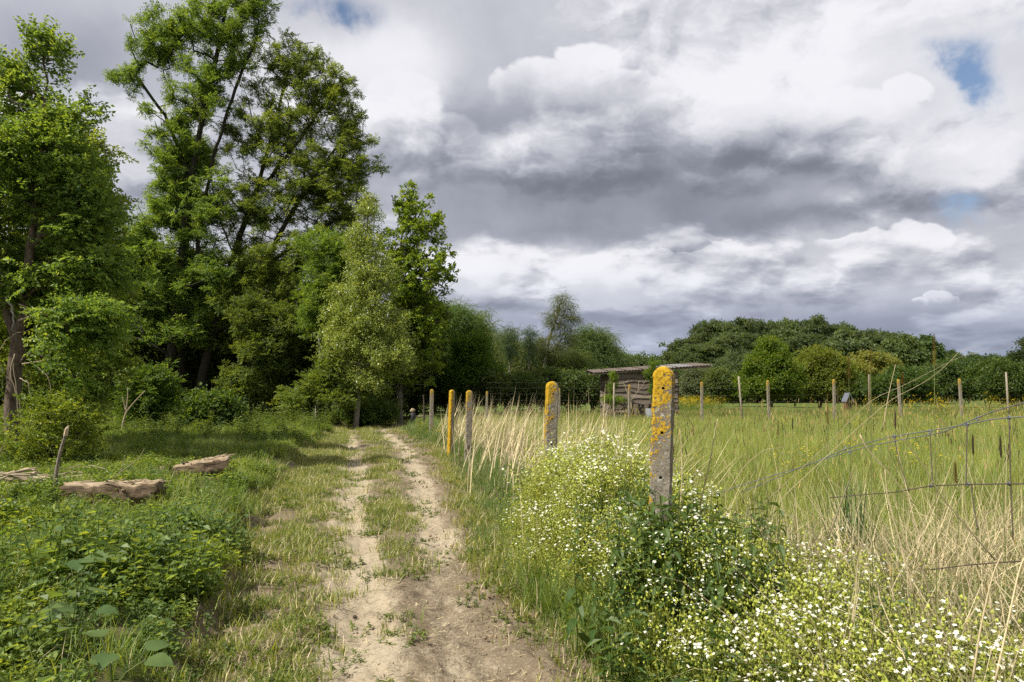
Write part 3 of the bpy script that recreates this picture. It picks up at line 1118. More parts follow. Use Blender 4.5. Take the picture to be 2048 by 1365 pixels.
for i, px in enumerate((1258, 1282, 1306, 1330, 1352)):
    tree('distant_tree', 'small hazy tree in the far row above the shed roof', 140 + 6 * i, [[(px, 800), (px, 760), (px, 722)]], [(px, 730 + rng.uniform(-4, 4), 14, 12), (px + 2, 752, 18, 18)], .2, 40, 160, 'clump', (.075, .11, .045), M_bark_dark, (1.2, 1.9), .6, group='far row of trees above the shed roof', step=2, skin_min=.05)

# -- the rounded wood on the right: copies of three crowns
def tree_dup(root, loc, rz, s, label=None, group=None):
    r = root.copy(); col.objects.link(r)
    r.location = loc; r.rotation_euler = (0, 0, rz); r.scale = s
    if label: r['label'] = label
    if group: r['group'] = group
    for ch in list(root.children):
        c = ch.copy(); col.objects.link(c); c.parent = r
    return r


prof_x = [1350, 1372, 1400, 1440, 1500, 1560, 1610, 1660, 1710, 1750, 1790, 1820, 1860]
prof_y = [715, 668, 652, 646, 643, 640, 637, 644, 650, 660, 672, 690, 712]
wood = []
for i in range(4):
    px, D = 1420 + 60 * i, 116.
    t = tree('wood_tree', 'dark green tree of the big rounded wood beyond the meadow', D, [[(px, 798), (px + 2, 740), (px, 670)]],
             [(px, 680, 26, 30), (px - 14, 705, 26, 30), (px + 15, 708, 26, 30), (px, 740, 34, 30), (px, 770, 34, 26)], .3, 200, 1150, 'clump', tuple(np.array((.062, .090, .034)) * (1 + .1 * i - .15)), M_bark_dark, (.8, 1.35), .6,
             group='trees of the big rounded wood', step=1.6, skin_min=.04)
    wood.append((t, px, D, 798 - 648))
spots = []
for px in np.arange(1368, 1850, 30):
    spots.append((px, 117 + rng.uniform(-3, 3), np.interp(px, prof_x, prof_y)))
for px in np.arange(1382, 1840, 33):
    spots.append((px, 104 + rng.uniform(-3, 3), np.interp(px, prof_x, prof_y) + rng.uniform(22, 42)))
for i, (px, D, top) in enumerate(spots):
    t, px0, D0, h0 = wood[i % 4]
    p = P(px + rng.uniform(-5, 5), 798, D)
    sz = (798 - top) / h0 * D / D0 * rng.uniform(.96, 1.04)
    loc = (p[0], p[1], t.location.z)
    if i < 4:
        t.location, t.scale, t.rotation_euler = loc, (1, 1, sz), (0, 0, 0)
    else:
        tree_dup(t, loc, rng.random() * 6.28, (rng.uniform(.9, 1.1), rng.uniform(.9, 1.1), sz))

# single trees and hedges in front of it
tree('linden_tree', 'bright yellow-green tree standing alone behind the far fence, left of two', 47, [[(1541, 803), (1541, 760), (1543, 690)]],
     [(1543, 705, 22, 22), (1540, 735, 40, 26), (1525, 765, 44, 22), (1560, 765, 44, 22)], .14, 260, 1600, 'bough', (.075, .120, .012), M_bark_dark, (.8, 1.25), .22, step=.6)
tree('linden_tree', 'broad lighter yellow-green tree behind the far fence, right of two', 50, [[(1640, 803), (1640, 765), (1642, 710)]],
     [(1640, 722, 36, 20), (1612, 745, 34, 22), (1668, 745, 36, 22), (1640, 768, 52, 18)], .14, 260, 1700, 'bough', (.095, .125, .018), M_bark_dark, (.8, 1.2), .26, step=.6)
for px, py, rx, ry, D, c, lab in [(1482, 742, 42, 42, 72, (.065, .095, .045), 'grey-green willow left of the bright yellow-green tree'),
                                  (1402, 768, 28, 30, 62, (.085, .110, .062), 'pale silvery willow bush right of the lichen post'),
                                  (1440, 770, 28, 24, 60, (.07, .10, .03), 'low green bush between silvery willow and bright tree'),
                                  (1590, 758, 26, 28, 66, (.06, .09, .035), 'dull green bush between the two yellow-green trees'),
                                  (1700, 700, 44, 34, 84, (.075, .105, .042), 'round pale willow left of the yellowish willow'),
                                  (1752, 738, 46, 34, 70, (.150, .170, .045), 'yellowish willow in front of the rounded wood'),
                                  (1806, 715, 34, 40, 88, (.072, .105, .035), 'mid-green tree at the right end of the rounded wood'),
                                  (1716, 776, 24, 20, 56, (.06, .10, .022), 'small green bush beside the dark doorway'),
                                  (1800, 770, 52, 28, 52, (.045, .080, .016), 'dark green bush behind the flowering fence, left one'),
                                  (1848, 705, 26, 24, 92, (.05, .085, .025), 'dark tree where the rounded wood ends on the right'),
                                  (1880, 762, 44, 34, 58, (.052, .085, .022), 'olive bush behind the far fence right of the dark bush'),
                                  (1925, 752, 44, 38, 66, (.05, .085, .024), 'large dark bush below the far treeline'),
                                  (1975, 760, 46, 36, 56, (.055, .092, .020), 'green bush left of the dark tree at the right edge'),
                                  (2028, 762, 46, 36, 52, (.045, .075, .015), 'darkest bush at the right edge behind the fence'),
                                  (2068, 725, 36, 56, 60, (.035, .055, .018), 'dark tree cut off by the right edge'),
                                  (1345, 770, 22, 26, 66, (.05, .085, .022), 'dark bush under the shed roof overhang')]:
    bush('willow_tree' if 'willow' in lab else ('tree' if 'tree' in lab.split(' in ')[0] and 'bush' not in lab else 'bush'), lab, px, py, rx, ry, D, c, 'clump' if D > 80 else 'bough', 110, 800 if D < 80 else 420,
         'tree' if ('willow in' in lab or 'willow left' in lab or 'dark tree' in lab or 'mid-green tree' in lab) else 'bush', extra=[(px - rx * .4, py + ry * .3, rx * .7, ry * .7), (px + rx * .4, py + ry * .35, rx * .7, ry * .65)], scl=(.9, 1.6))
for i, px in enumerate(np.arange(1842, 2110, 24)):
    D = 170 + rng.uniform(-12, 12)
    top = 714 + rng.uniform(-5, 5)
    if i < 2:
        t = tree('distant_tree', 'tree of the dark low treeline on the right horizon', D, [[(px, 798), (px, 750), (px, top + 8)]], [(px, top + 16, 15, 16), (px, top + 45, 20, 30)], .3, 50, 260, 'clump', (.045, .075, .028), M_bark_dark, (1.3, 2.2), .8, group='low treeline on the right horizon', step=3, skin_min=.06)
        farts = (t, px, D)
    else:
        p = P(px, 798, D)
        tree_dup(t, (p[0], p[1], t.location.z), rng.random() * 6.28, (1, 1, rng.uniform(.9, 1.1)))
# a far wood that closes the horizon all round
pts, rot, scl = [], [], []
for i in range(2600):
    a = rng.uniform(-1.25, 1.25)
    R = 420 + rng.uniform(-30, 40)
    h = 15 + 3 * math.sin(a * 9) + 2 * math.sin(a * 31)
    pts.append((R * math.sin(a), R * math.cos(a), .7 + h * rng.random()))
    rot.append(rng.random(3) * 6); scl.append(rng.uniform(4, 8))
o = scatter('distant_wood', SPR['clump'], pts, rot, scl, (.05, .078, .034))
tag(o, 'low dark far-off wood along the horizon', 'wood')

# ------------------------------------------------------------------ concrete fence posts
def post_mat():
    m, nt, out = new_mat('lichen_concrete')
    co = objco(nt)
    sp = nt.nodes.new('ShaderNodeSeparateXYZ')
    nt.links.new(co, sp.inputs[0])
    X_, Z_ = E(sp.outputs[0]), E(sp.outputs[2])
    oi = nt.nodes.new('ShaderNodeObjectInfo')
    oc = nt.nodes.new('ShaderNodeSeparateColor')
    nt.links.new(oi.outputs['Color'], oc.inputs[0])
    amt, side = E(oc.outputs[0]), E(oc.outputs[1])
    n1 = noise(co, 9.0, 5, .6)
    n2 = noise(co, 60.0, 4, .7)
    n3 = noise(co, 150.0, 2, .6)
    c = ramp(nt, n1.outputs['Fac'], [(.3, (.150, .128, .094)), (.7, (.29, .26, .205))])
    c = mixc(nt, (sstep(E(n2.outputs['Fac']), .52, .70) * .7).s, c, (.40, .37, .31))
    c = mixc(nt, (sstep(E(n2.outputs['Fac']), .45, .30) * .7).s, c, (.055, .045, .032))
    # lichen grows from the top down and on one edge
    top = sstep(Z_, .95, 1.66)
    f = top * .50 + (E(n1.outputs['Fac']) - .5) * 2.2 + (E(n2.outputs['Fac']) - .5) * 2.4 + amt - X_ * side * 4.0
    li = sstep(f, .46, .60)
    lc = ramp(nt, n2.outputs['Fac'], [(.32, (.15, .078, .008)), (.5, (.42, .255, .016)), (.70, (.52, .36, .045))])
    c = mixc(nt, li.s, c, lc)
    n4 = noise(co, 26.0, 3, .6)
    c = mixc(nt, (sstep(E(n4.outputs['Fac']), .60, .68) * (1.0 - li * .75) * .7).s, c, (.44, .44, .38))
    p = principled(nt, .92, .1)
    nt.links.new(c, p.inputs['Base Color'])
    h = E(n2.outputs['Fac']) * .6 + E(n3.outputs['Fac']) * .3 + li * .5
    bump(nt, h.s, .9, .010, p)
    nt.links.new(p.outputs[0], out.inputs[0])
    return m


M_post = post_mat()
M_hole = plain_mat('shaded_hole', (.02, .018, .015), .95, 0)


def post_mesh(H=1.76, w=.066, d=.055, holes=(.14, .42, .70, .98, 1.24)):
    """round-topped concrete post with wire holes; each row is a ring, hole cells sink inwards"""
    hh, ch = .0085, .014
    zs = set(np.round(np.arange(-.3, H - w, .035), 4)) | set(np.round(H - w + w * np.sin(np.linspace(0, math.pi / 2 * .93, 7)), 4))
    hz = []
    for q in holes:
        a, b = round(H - q - hh, 4), round(H - q + hh, 4)
        zs = {z for z in zs if not (a - .006 < z < b + .006)} | {a, b}
        hz.append((a, b))
    zs = sorted(zs)
    mb = MB()
    V, Fc = [], []
    for z in zs:
        k = 1.0 if z <= H - w else math.sqrt(max(0, 1 - ((z - H + w) / w) ** 2))
        g = 1 + .10 * (H - z) / H
        ww, dd = max(.008, w * k * g), d * (1 if k == 1 else .55 + .45 * k)
        c = min(ch, ww * .4)
        ring = [(-ww + c, -dd), (-hh if ww > hh + c else -ww * .3, -dd), (hh if ww > hh + c else ww * .3, -dd), (ww - c, -dd), (ww, -dd + c), (ww, dd - c), (ww - c, dd), (-ww + c, dd), (-ww, dd - c), (-ww, -dd + c)]
        for i, (x, y) in enumerate(ring):
            j = .0022 * math.sin(z * 61 + i * 2.3) + .002 * math.sin(z * 23 + i * 5.1)
            V.append((x + (j if i not in (1, 2) else 0), y + j * (.7 if i not in (1, 2) else .2), z))
    n = 10
    for r in range(len(zs) - 1):
        for i in range(n):
            if i == 1 and (zs[r], zs[r + 1]) in hz:
                continue
            Fc.append((r * n + i, r * n + (i + 1) % n, (r + 1) * n + (i + 1) % n, (r + 1) * n + i))
    Fc.append(tuple((len(zs) - 1) * n + i for i in range(n)))
    mb.add(V, Fc)
    for (a, b) in hz:
        o = [(-hh, -d, a), (hh, -d, a), (hh, -d, b), (-hh, -d, b)]
        i_ = [(x * .9, -d + .04, z) for x, y, z in o]
        mb.add(o + i_, [(0, 1, 5, 4), (1, 2, 6, 5), (2, 3, 7, 6), (3, 0, 4, 7), (4, 5, 6, 7)], mi=1)
    return mb.mesh('concrete_post', [M_post, M_hole])


pm = post_mesh()
for (px, py, D, rz, lean, amt, side, lab) in [
        (1328, 733, 4.4, -.28, 2.6, .20, .8, 'nearest concrete fence post, thick orange lichen on its round top, white flowers at its foot'),
        (1105, 763, 7.7, .16, 2.2, .05, 1.3, 'concrete post with orange lichen cap behind the left end of the white flowers'),
        (939, 781, 14.8, .25, 1.2, -.12, .8, 'grey concrete post with small lichen cap in dry stalks, right one of the close pair'),
        (905, 780, 17.7, .75, 1.6, .10, 3.4, 'concrete post with one whole edge orange with lichen, left one of the close pair'),
        (864, 779, 25.0, .2, .6, -.30, 0, 'farthest concrete post by the track, plain pale grey without lichen')]:
    top = P(px, py, D)
    zb = top[2] - 1.76
    o = link('concrete_post', pm, None, (top[0] - math.sin(math.radians(lean)) * 1.76, D, zb))
    o.rotation_euler = (0, math.radians(lean), rz)
    o.color = (amt, side, 0, 1)
    tag(o, lab, 'post', 'concrete posts along the track')

M_wire = plain_mat('galvanised_wire', (.13, .137, .155), .45, .1, 0, .5)
M_rust = plain_mat('rusty_wire', (.10, .075, .06), .7, .2)
M_wood = bark_mat('weathered_wood', (.17, .14, .10), (.36, .31, .24), 8)

# far fence behind the meadow
fr = empty('wire_fence', (10, 27, float(land(10, 27))))
tag(fr, 'wire fence on posts running along the far side of the meadow', 'fence')
fb = Vector(fr.location)
fp = [(973, 783, 30, 'c'), (1118, 777, 29, 'c'), (1228, 766, 28, 'w'), (1257, 770, 28, 'r'), (1402, 764, 27, 'c'), (1477, 753, 26.5, 'l'), (1536, 761, 27, 'o'), (1666, 759, 27, 'c'),
      (1738, 749, 27, 'w'), (1798, 759, 27, 'o'), (1920, 758, 27, 'o'), (2012, 745, 27, 'w'), (2080, 757, 27, 'c')]
tops = []
for px, py, D, kd in fp:
    t = P(px, py, D)
    gz = float(land(t[0], D)) - .1
    tops.append(t)
    if kd in 'cor':
        sc = (t[2] - gz) / 1.76
        o = link('fence_post', pm, fr, Vector((t[0], D, t[2] - 1.76)) - fb)
        o.rotation_euler = (0, rng.uniform(-.03, .03), rng.uniform(-.2, .3))
        o.scale = (.74, .74, 1)
        o.color = ((-.4, 0, 0, 1) if kd != 'o' else (-.12, 0, 0, 1))
    else:
        mb = MB()
        b = np.array([t[0] + (.12 if kd == 'l' else rng.uniform(-.04, .04)), D, gz])
        mb.tube([b, (b + t) / 2 + rv(.008), t], [.042, .038, .034], 7, .6)
        o = mb.build('fence_post', M_wood, fr, smooth=True, loc=-fb)
        o['label'] = 'leaning weathered wooden stake' if kd == 'l' else 'thin weathered wooden stake'
for h in (.10, .33, .58, .84):
    mb = MB()
    pts = []
    for i, t in enumerate(tops):
        tz = 1.55 + 34 * t[1] / F
        pts.append((t[0], t[1] - .06, tz - h))
        if i + 1 < len(tops):
            m_ = (t + tops[i + 1]) / 2
            pts.append((m_[0], m_[1] - .06, 1.55 + 34 * m_[1] / F - h - .02))
    mb.tube(pts, .0020, 4, .5)
    mb.build('fence_wire', M_rust, fr, loc=-fb)

# sagging mesh fence at the right
wr = empty('mesh_fence', (1.9, 2.4, .2))
tag(wr, 'sagging galvanised stock wire fence half buried in dry grass at the right edge', 'fence')
wb = Vector(wr.location)


def wire(px_pts, r=.0021, mat=None, name='strand', D0=2.35, slope=.0032):
    pts = [P(x, y, D0 + (2048 - x) * slope + (e[0] if e else 0)) for (x, y, *e) in px_pts]
    pts = np.array(pts)
    t = np.linspace(0, 1, len(pts))
    tt = np.linspace(0, 1, len(pts) * 4)
    q = np.stack([np.interp(tt, t, pts[:, i]) for i in range(3)], -1)
    q[1:-1] = (q[:-2] + 2 * q[1:-1] + q[2:]) / 4
    mb = MB()
    mb.tube(q, r, 5, .5)
    return mb.build(name, mat or M_wire, wr, smooth=True, loc=-wb)


wire([(2110, 790), (2048, 806), (1990, 822), (1940, 842), (1885, 866), (1800, 880), (1700, 902), (1600, 935), (1540, 962), (1480, 985)])
wire([(2110, 828), (2048, 834), (1990, 838), (1930, 850), (1860, 862), (1780, 874), (1690, 898), (1620, 930), (1550, 950), (1480, 972), (1430, 990)], .0023)
wire([(2110, 968), (2018, 968), (1935, 969), (1860, 972), (1790, 985), (1720, 990), (1660, 996)], .0026, M_rust)
wire([(2110, 1120), (2018, 1124), (1940, 1130), (1860, 1140)], .0024, M_rust)
for (x, y0, y1, sl) in [(2018, 836, 1080, 8), (1934, 850, 970, -2), (1860, 864, 974, 6), (1788, 874, 984, 30), (1942, 970, 1060, 14)]:
    wire([(x, y0), (x + sl * .4, (y0 + y1) / 2), (x + sl, y1)], .0022, M_rust, 'stay_wire')
for (x, y) in [(2018, 836), (1934, 850), (1860, 864), (1788, 874), (1690, 898), (2018, 968), (1936, 969), (1862, 972), (1955, 838), (1700, 905)]:
    wire([(x - 4, y), (x, y - 4), (x + 4, y), (x, y + 4), (x - 4, y)], .0025, M_wire, 'wire_knot')

# ------------------------------------------------------------------ shed
def plank_mat():
    m, nt, out = new_mat('grey_plank')
    oi = nt.nodes.new('ShaderNodeObjectInfo')
    mp = nt.nodes.new('ShaderNodeMapping')
    mp.inputs['Scale'].default_value = (.35, 3, 5)
    nt.links.new(objco(nt), mp.inputs[0])
    off = nt.nodes.new('ShaderNodeVectorMath')
    nt.links.new(mp.outputs[0], off.inputs[0])
    nt.links.new(comb(E(oi.outputs['Random']) * 40, 0, 0), off.inputs[1])
    n = noise(off.outputs[0], 3.5, 6, .65)
    c = ramp(nt, n.outputs['Fac'], [(.30, (.070, .057, .045)), (.55, (.155, .128, .102)), (.75, (.26, .22, .175))])
    h = nt.nodes.new('ShaderNodeHueSaturation')
    nt.links.new(c, h.inputs['Color'])
    nt.links.new((E(oi.outputs['Random']) * .6 + .75).s, h.inputs['Value'])
    p = principled(nt, .9, .15)
    nt.links.new(h.outputs[0], p.inputs['Base Color'])
    bump(nt, n.outputs['Fac'], .7, .02, p)
    nt.links.new(p.outputs[0], out.inputs[0])
    return m


M_plank = plank_mat()
M_roof = plain_mat('weathered_roof_sheet', (.105, .082, .066), .85, .2, 0, .3)
M_roofpale = plain_mat('pale_roof_sheet', (.16, .15, .145), .8, .2, 0, .4)
M_pale = plain_mat('pale_panel', (.52, .57, .62), .6, .1)
M_black = plain_mat('black_paint', (.018, .018, .020), .6, .1)

A_ = math.radians(0)
sx0 = P(1218, 748, 32.0)
sg = float(land(sx0[0], 32.0))
shed = empty('wooden_shed', (sx0[0], 32.0, sg), A_)
tag(shed, 'old low shed of grey wavy-edged planks under a tin roof behind the far fence', 'shed')


def zroof(u, v):       # height of the roof underside above the shed's foot, u along the front, v towards the back
    return (2.72 - sg) + .065 * u + .075 * v


def plank(u0, u1, v, z0, z1, axis, flip=1, zr=None):
    """waney board: wavy lower edge, thicker below, overlapping the board underneath"""
    n = 14
    V = []
    ph, ph2 = rng.random() * 6, rng.random() * 6
    for i in range(n + 1):
        u = u0 + (u1 - u0) * i / n
        wv = .06 * math.sin(u * 2.1 + ph) + .035 * math.sin(u * 5.3 + ph2) + .012 * rng.normal()
        zt = min(z1 + .05, zroof(u, 0) - .02) if zr is None else min(z1 + .05, zr - .02)
        zb = max(0.02, z0 + wv)
        zt = max(zt, zb + .02)
        for (off, z) in ((-.075, zb), (-.012, zt), (.012, zt), (-.03, zb)):
            V.append((u, v + off * flip, z) if axis == 'u' else (v + off * flip, u, z))
    Fc = []
    for i in range(n):
        a, b = i * 4, i * 4 + 4
        for k in range(4):
            Fc.append((a + k, b + k, b + (k + 1) % 4, a + (k + 1) % 4))
    Fc += [(0, 1, 2, 3), tuple(n * 4 + k for k in (3, 2, 1, 0))]
    mb = MB()
    mb.add(V, Fc)
    return mb.build('plank', M_plank, shed)


W_, Dp = 3.2, 2.9
for i in range(11):
    z0 = i * .235
    if z0 > zroof(0, 0) - .06: break
    plank(rng.uniform(-.02, .03), W_, 0, z0, z0 + .25, 'u')
    plank(.02, Dp, 0, z0, z0 + .25, 'v', 1, zroof(0, 0))
    plank(.02, Dp, W_, z0, z0 + .25, 'v', -1, zroof(W_, 0))
    plank(0, W_, Dp, z0, z0 + .25, 'u', -1)
mb = MB(); mb.box((.02, -.065, 1.0), .09, .05, 1.95); mb.build('corner_post', M_plank, shed)
U0, U1 = -.80, 4.75
for i in range(7):
    u0 = U0 + (U1 - U0) * i / 7
    u1 = U0 + (U1 - U0) * (i + 1) / 7 + .06
    mb = MB()
    V, n = [], 12
    for k in range(n + 1):
        u = u0 + (u1 - u0) * k / n
        w = .018 * math.cos(k * math.pi)
        for v in (-.24 + rng.uniform(-.02, .02), Dp + .12):
            V.append((u, v, zroof(u, v) + .045 + w + .004 * (i % 2)))
            V.append((u, v, zroof(u, v) + .030 + w + .004 * (i % 2)))
    Fc = []
    for k in range(n):
        a = k * 4; b = a + 4
        Fc += [(a, a + 2, b + 2, b), (a + 1, b + 1, b + 3, a + 3), (a, b, b + 1, a + 1), (a + 2, a + 3, b + 3, b + 2)]
    mb.add(V, Fc)
    mb.build('roof_sheet', M_roofpale if i in (4, 5) else M_roof, shed)
for v in (-.16, 1.3, Dp + .05):
    mb = MB()
    u = np.linspace(U0 + .05, U1 - .05, 8)
    for a, b in zip(u[:-1], u[1:]):
        pass
    V = []
    for uu in (U0 + .03, U1 - .03):
        for dv in (-.035, .035):
            for dz in (-.07 if v < 0 else -.08, .0):
                V.append((uu, v + dv, zroof(uu, v) + dz))
    mb.add(V, [(0, 1, 3, 2), (4, 6, 7, 5), (0, 4, 5, 1), (2, 3, 7, 6), (0, 2, 6, 4), (1, 5, 7, 3)])
    mb.build('roof_beam', M_plank, shed)

cr0 = P(1293, 803, 30.6)
cg = float(land(cr0[0], 30.6))
cr = empty('pallet', (cr0[0], 30.6, cg), .2)
tag(cr, 'dark slatted pallet with a pale blue panel leaning on the shed front', 'pallet')
for i in range(7):
    mb = MB(); mb.box((-.52 + i * .17, 0, .44), .12, .03, .86); mb.build('slat', M_black if i % 3 else M_plank, cr)
mb = MB(); mb.box((.02, .03, .84), 1.2, .03, .07); mb.build('rail', M_wood, cr)
mb = MB(); mb.box((.10, -.035, .42), .30, .02, .52); mb.build('panel', M_pale, cr)

tree('climbing_vine', 'leafy green vine climbing the left front corner of the shed', 31.3, [[(1232, 812), (1226, 785), (1228, 765), (1226, 748)]],
     [(1227, 755, 4, 10), (1225, 775, 6, 12), (1222, 798, 15, 10), (1246, 800, 12, 7)], .03, 60, 170, 'bough', (.105, .165, .020), M_bark_dark, (.28, .46), .06, 'vine', step=.25, tip_r=.004)
tree('climbing_vine', 'sparse green vine hanging from the shed roof left of the near lichen post', 31.6, [[(1303, 812), (1304, 770), (1306, 732)]],
     [(1310, 728, 12, 7), (1300, 748, 8, 12), (1306, 775, 5, 20)], .025, 50, 110, 'bough', (.085, .140, .020), M_bark_dark, (.28, .46), .06, 'vine', step=.25, tip_r=.004)


def sticks(name, label, cat, paths, r, mat, D, parent=None, partname='branch', group=None):
    """a dead plant or stick: each limb is a tube through picture points at its own depth"""
    b = P(*paths[0][0][:2], D)
    root = empty(name, tuple(b))
    tag(root, label, cat, group)
    for i, pth in enumerate(paths):
        pts = np.array([P(x, y, D + (e[0] if e else 0)) for (x, y, *e) in pth]) - b
        if len(pts) > 2:
            t = np.linspace(0, 1, len(pts)); tt = np.linspace(0, 1, len(pts) * 3)
            pts = np.stack([np.interp(tt, t, pts[:, k]) for k in range(3)], -1)
            pts[1:-1] = (pts[:-2] + 2 * pts[1:-1] + pts[2:]) / 4
        rr = r * (1 if i == 0 else .65)
        mb = MB()
        mb.tube(pts, np.linspace(rr, rr * .45, len(pts)), 5, rng.random())
        mb.build(partname if i else ('stem' if partname == 'branch' else partname), mat, root, smooth=True)
    return root


sticks('dead_shrub', 'pale forked dead stem standing in front of the shed', 'shrub', [[(1263, 818), (1262, 802), (1256, 788), (1250, 772), (1247, 766)], [(1262, 802), (1272, 788), (1282, 776), (1290, 764)], [(1276, 782), (1277, 772), (1278, 762)]], .022, M_twig, 29)

# small huts seen under the yellow-green trees
M_brick = plain_mat('brown_brick', (.085, .06, .045), .85, .2)
M_slate = plain_mat('dark_slate', (.13, .14, .165), .6, .1)
M_orange = plain_mat('rusty_panel', (.16, .09, .045), .8, .2)
for (px0, px1, py0, D, lab, mw, mr) in [(1691, 1704, 786, 43, 'tiny rust-coloured hut with a dark slate roof right of the yellow-green trees', M_orange, M_slate)]:
    a, b = P(px0, py0, D), P(px1, py0, D)
    gz = float(land(a[0], D))
    w, h = b[0] - a[0], a[2] - gz
    root = empty('garden_hut', ((a[0] + b[0]) / 2, D, gz))
    tag(root, lab, 'hut')
    mb = MB(); mb.box((0, w * .5, h * .33), w, w, h * .66); mb.build('wall', mw, root)
    mb = MB()
    V = [(x_, y_, z_) for y_ in (-.15, w + .12) for (x_, z_) in ((-w * .58, h * .60), (0, h), (w * .58, h * .60), (w * .58, h * .55), (0, h * .95), (-w * .58, h * .55))]
    Fc = [(0, 1, 7, 6), (1, 2, 8, 7), (2, 3, 9, 8), (3, 4, 10, 9), (4, 5, 11, 10), (5, 0, 6, 11), (0, 5, 4, 1), (1, 4, 3, 2), (6, 7, 10, 11), (7, 8, 9, 10)]
    mb.add(V, Fc); mb.build('roof', mr, root)
    mb = MB(); mb.box((w * .1, -.012, h * .27), w * .28, .02, h * .54); mb.build('door', M_black, root)

# end of the track
bp = P(826, 849, 31.5)
bz = float(land(bp[0], 31.5))
bar = empty('low_barrier', (bp[0], 31.5, bz))
tag(bar, 'short black post with a pale cap and a rail where the track bends', 'barrier')
hb = P(826, 818, 31.5)[2] - bz
mb = MB(); mb.tube([(0, 0, -.1), (.01, 0, hb * .5), (0, 0, hb * .78)], [.13, .12, .11], 8); mb.build('post', M_black, bar, True)
mb = MB(); mb.tube([(0, 0, hb * .80), (-.03, 0, hb * .88), (.02, 0, hb * .96), (.03, 0, hb)], [.10, .12, .11, .07], 7); mb.build('cap', M_chip, bar, True)
mb = MB(); mb.tube([(.10, 0, hb * .55), (.45, .05, hb * .56), (.85, .1, hb * .54)], .035, 6); mb.build('rail', M_wood, bar, True)
sticks('iron_post', 'thin dark post with a knob beside the farthest concrete post', 'post', [[(848, 846), (848, 815), (847, 792)], [(845.5, 794), (847, 790), (848.5, 794)]], .05, M_darktwig, 29, partname='shaft')

# ------------------------------------------------------------------ logs, sticks and dead wood on the left
def log_mat():
    m, nt, out = new_mat('rotting_log')
    co = objco(nt)
    mp = nt.nodes.new('ShaderNodeMapping'); mp.inputs['Scale'].default_value = (.25, 1, 1)
    nt.links.new(co, mp.inputs[0])
    n = noise(mp.outputs[0], 26, 6, .7)
    t = attr(nt, 'tint')
    bark = ramp(nt, n.outputs['Fac'], [(.3, (.060, .042, .028)), (.7, (.20, .145, .09))])
    wood = ramp(nt, n.outputs['Fac'], [(.28, (.14, .095, .055)), (.55, (.33, .255, .165)), (.74, (.52, .46, .36))])
    f = sstep(E(t.outputs['Fac']) + (E(n.outputs['Fac']) - .5) * .5, .4, .6)
    c = mixc(nt, f.s, bark, wood)
    p = principled(nt, .9, .15)
    nt.links.new(c, p.inputs['Base Color'])
    bump(nt, n.outputs['Fac'], 1.0, .02, p)
    nt.links.new(p.outputs[0], out.inputs[0])
    return m


M_log = log_mat()


def log(name, label, a, b, r, flat=.55, seed=1):
    """split log lying on the ground: bark below, torn pale wood on top and ragged ends"""
    a, b = np.asarray(a, float), np.asarray(b, float)
    L = np.linalg.norm(b - a)
    d = (b - a) / L
    s = np.cross((0, 0, 1), d); s /= np.linalg.norm(s)
    u = np.cross(d, s)
    nl, nr_ = 60, 40
    tt, an = np.meshgrid(np.linspace(0, 1, nl + 1), np.arange(nr_) * 2 * math.pi / nr_, indexing='ij')
    cx_, cy_ = np.cos(an) * 1.6 + seed, np.sin(an) * 1.6
    rr = r * (1 + .30 * fbm(tt * 3 + cx_, cy_ + tt, 3, seed) + .16 * fbm(tt * 9 + cx_ * 5, cy_ * 5, 3, seed + 5) + .10 * fbm(tt * 2 + cx_ * 14, cy_ * 14, 2, seed + 9))
    y, z = np.cos(an) * rr, np.sin(an) * rr
    fl = flat * r * (1 + .5 * fbm(tt * 4, y * 9, 3, seed + 3))
    top = z > fl
    z = np.where(top, fl + (z - fl) * .22 + .035 * fbm(tt * 3, y * 40, 3, seed + 4), z)
    ends = np.exp(-tt * 14) + np.exp(-(1 - tt) * 14)
    x = tt * L + (tt - .5) * ends * .30 * (.4 + fbm(cx_ * 4, cy_ * 4, 3, seed + 7))
    tp = 1 - .22 * (1 - tt)
    V = d * x[..., None] + s * (y * tp)[..., None] + u * (z * tp)[..., None]
    T = np.where(top, .95, np.where(tt > .97, .45, .05 + .55 * np.clip(fbm(tt * 5, an * 2, 2, seed + 2), 0, 1)))
    idx = np.arange((nl + 1) * nr_).reshape(nl + 1, nr_)
    nx_ = np.roll(idx, -1, 1)
    Fc = np.stack([idx[:-1], nx_[:-1], nx_[1:], idx[1:]], -1).reshape(-1, 4).tolist()
    V, T = list(V.reshape(-1, 3)), list(T.ravel())
    for e in (0, nl):                                    # ragged ends
        c = len(V); V.append(V[idx[e, 0]] * 0 + d * (x[e].mean() + (-.04 if e else .04)) + u * (z[e].mean())); T.append(.35)
        for k in range(nr_):
            f = (int(idx[e, k]), int(nx_[e, k]), c)
            Fc.append(f if e else f[::-1])
    me = mesh_np(name, np.array(V), Fc, M_log, tint=T, smooth=True)
    o = link(name, me, None, tuple(a))
    tag(o, label, 'log')
    return o


def on_ground(px, py, lift=0.0):
    """the point of the ground seen at a pixel"""
    y = 2.0
    while y < 60:
        p = P(px, py, y)
        if p[2] <= float(land(p[0], y)) + lift: return p
        y += .04
    return p


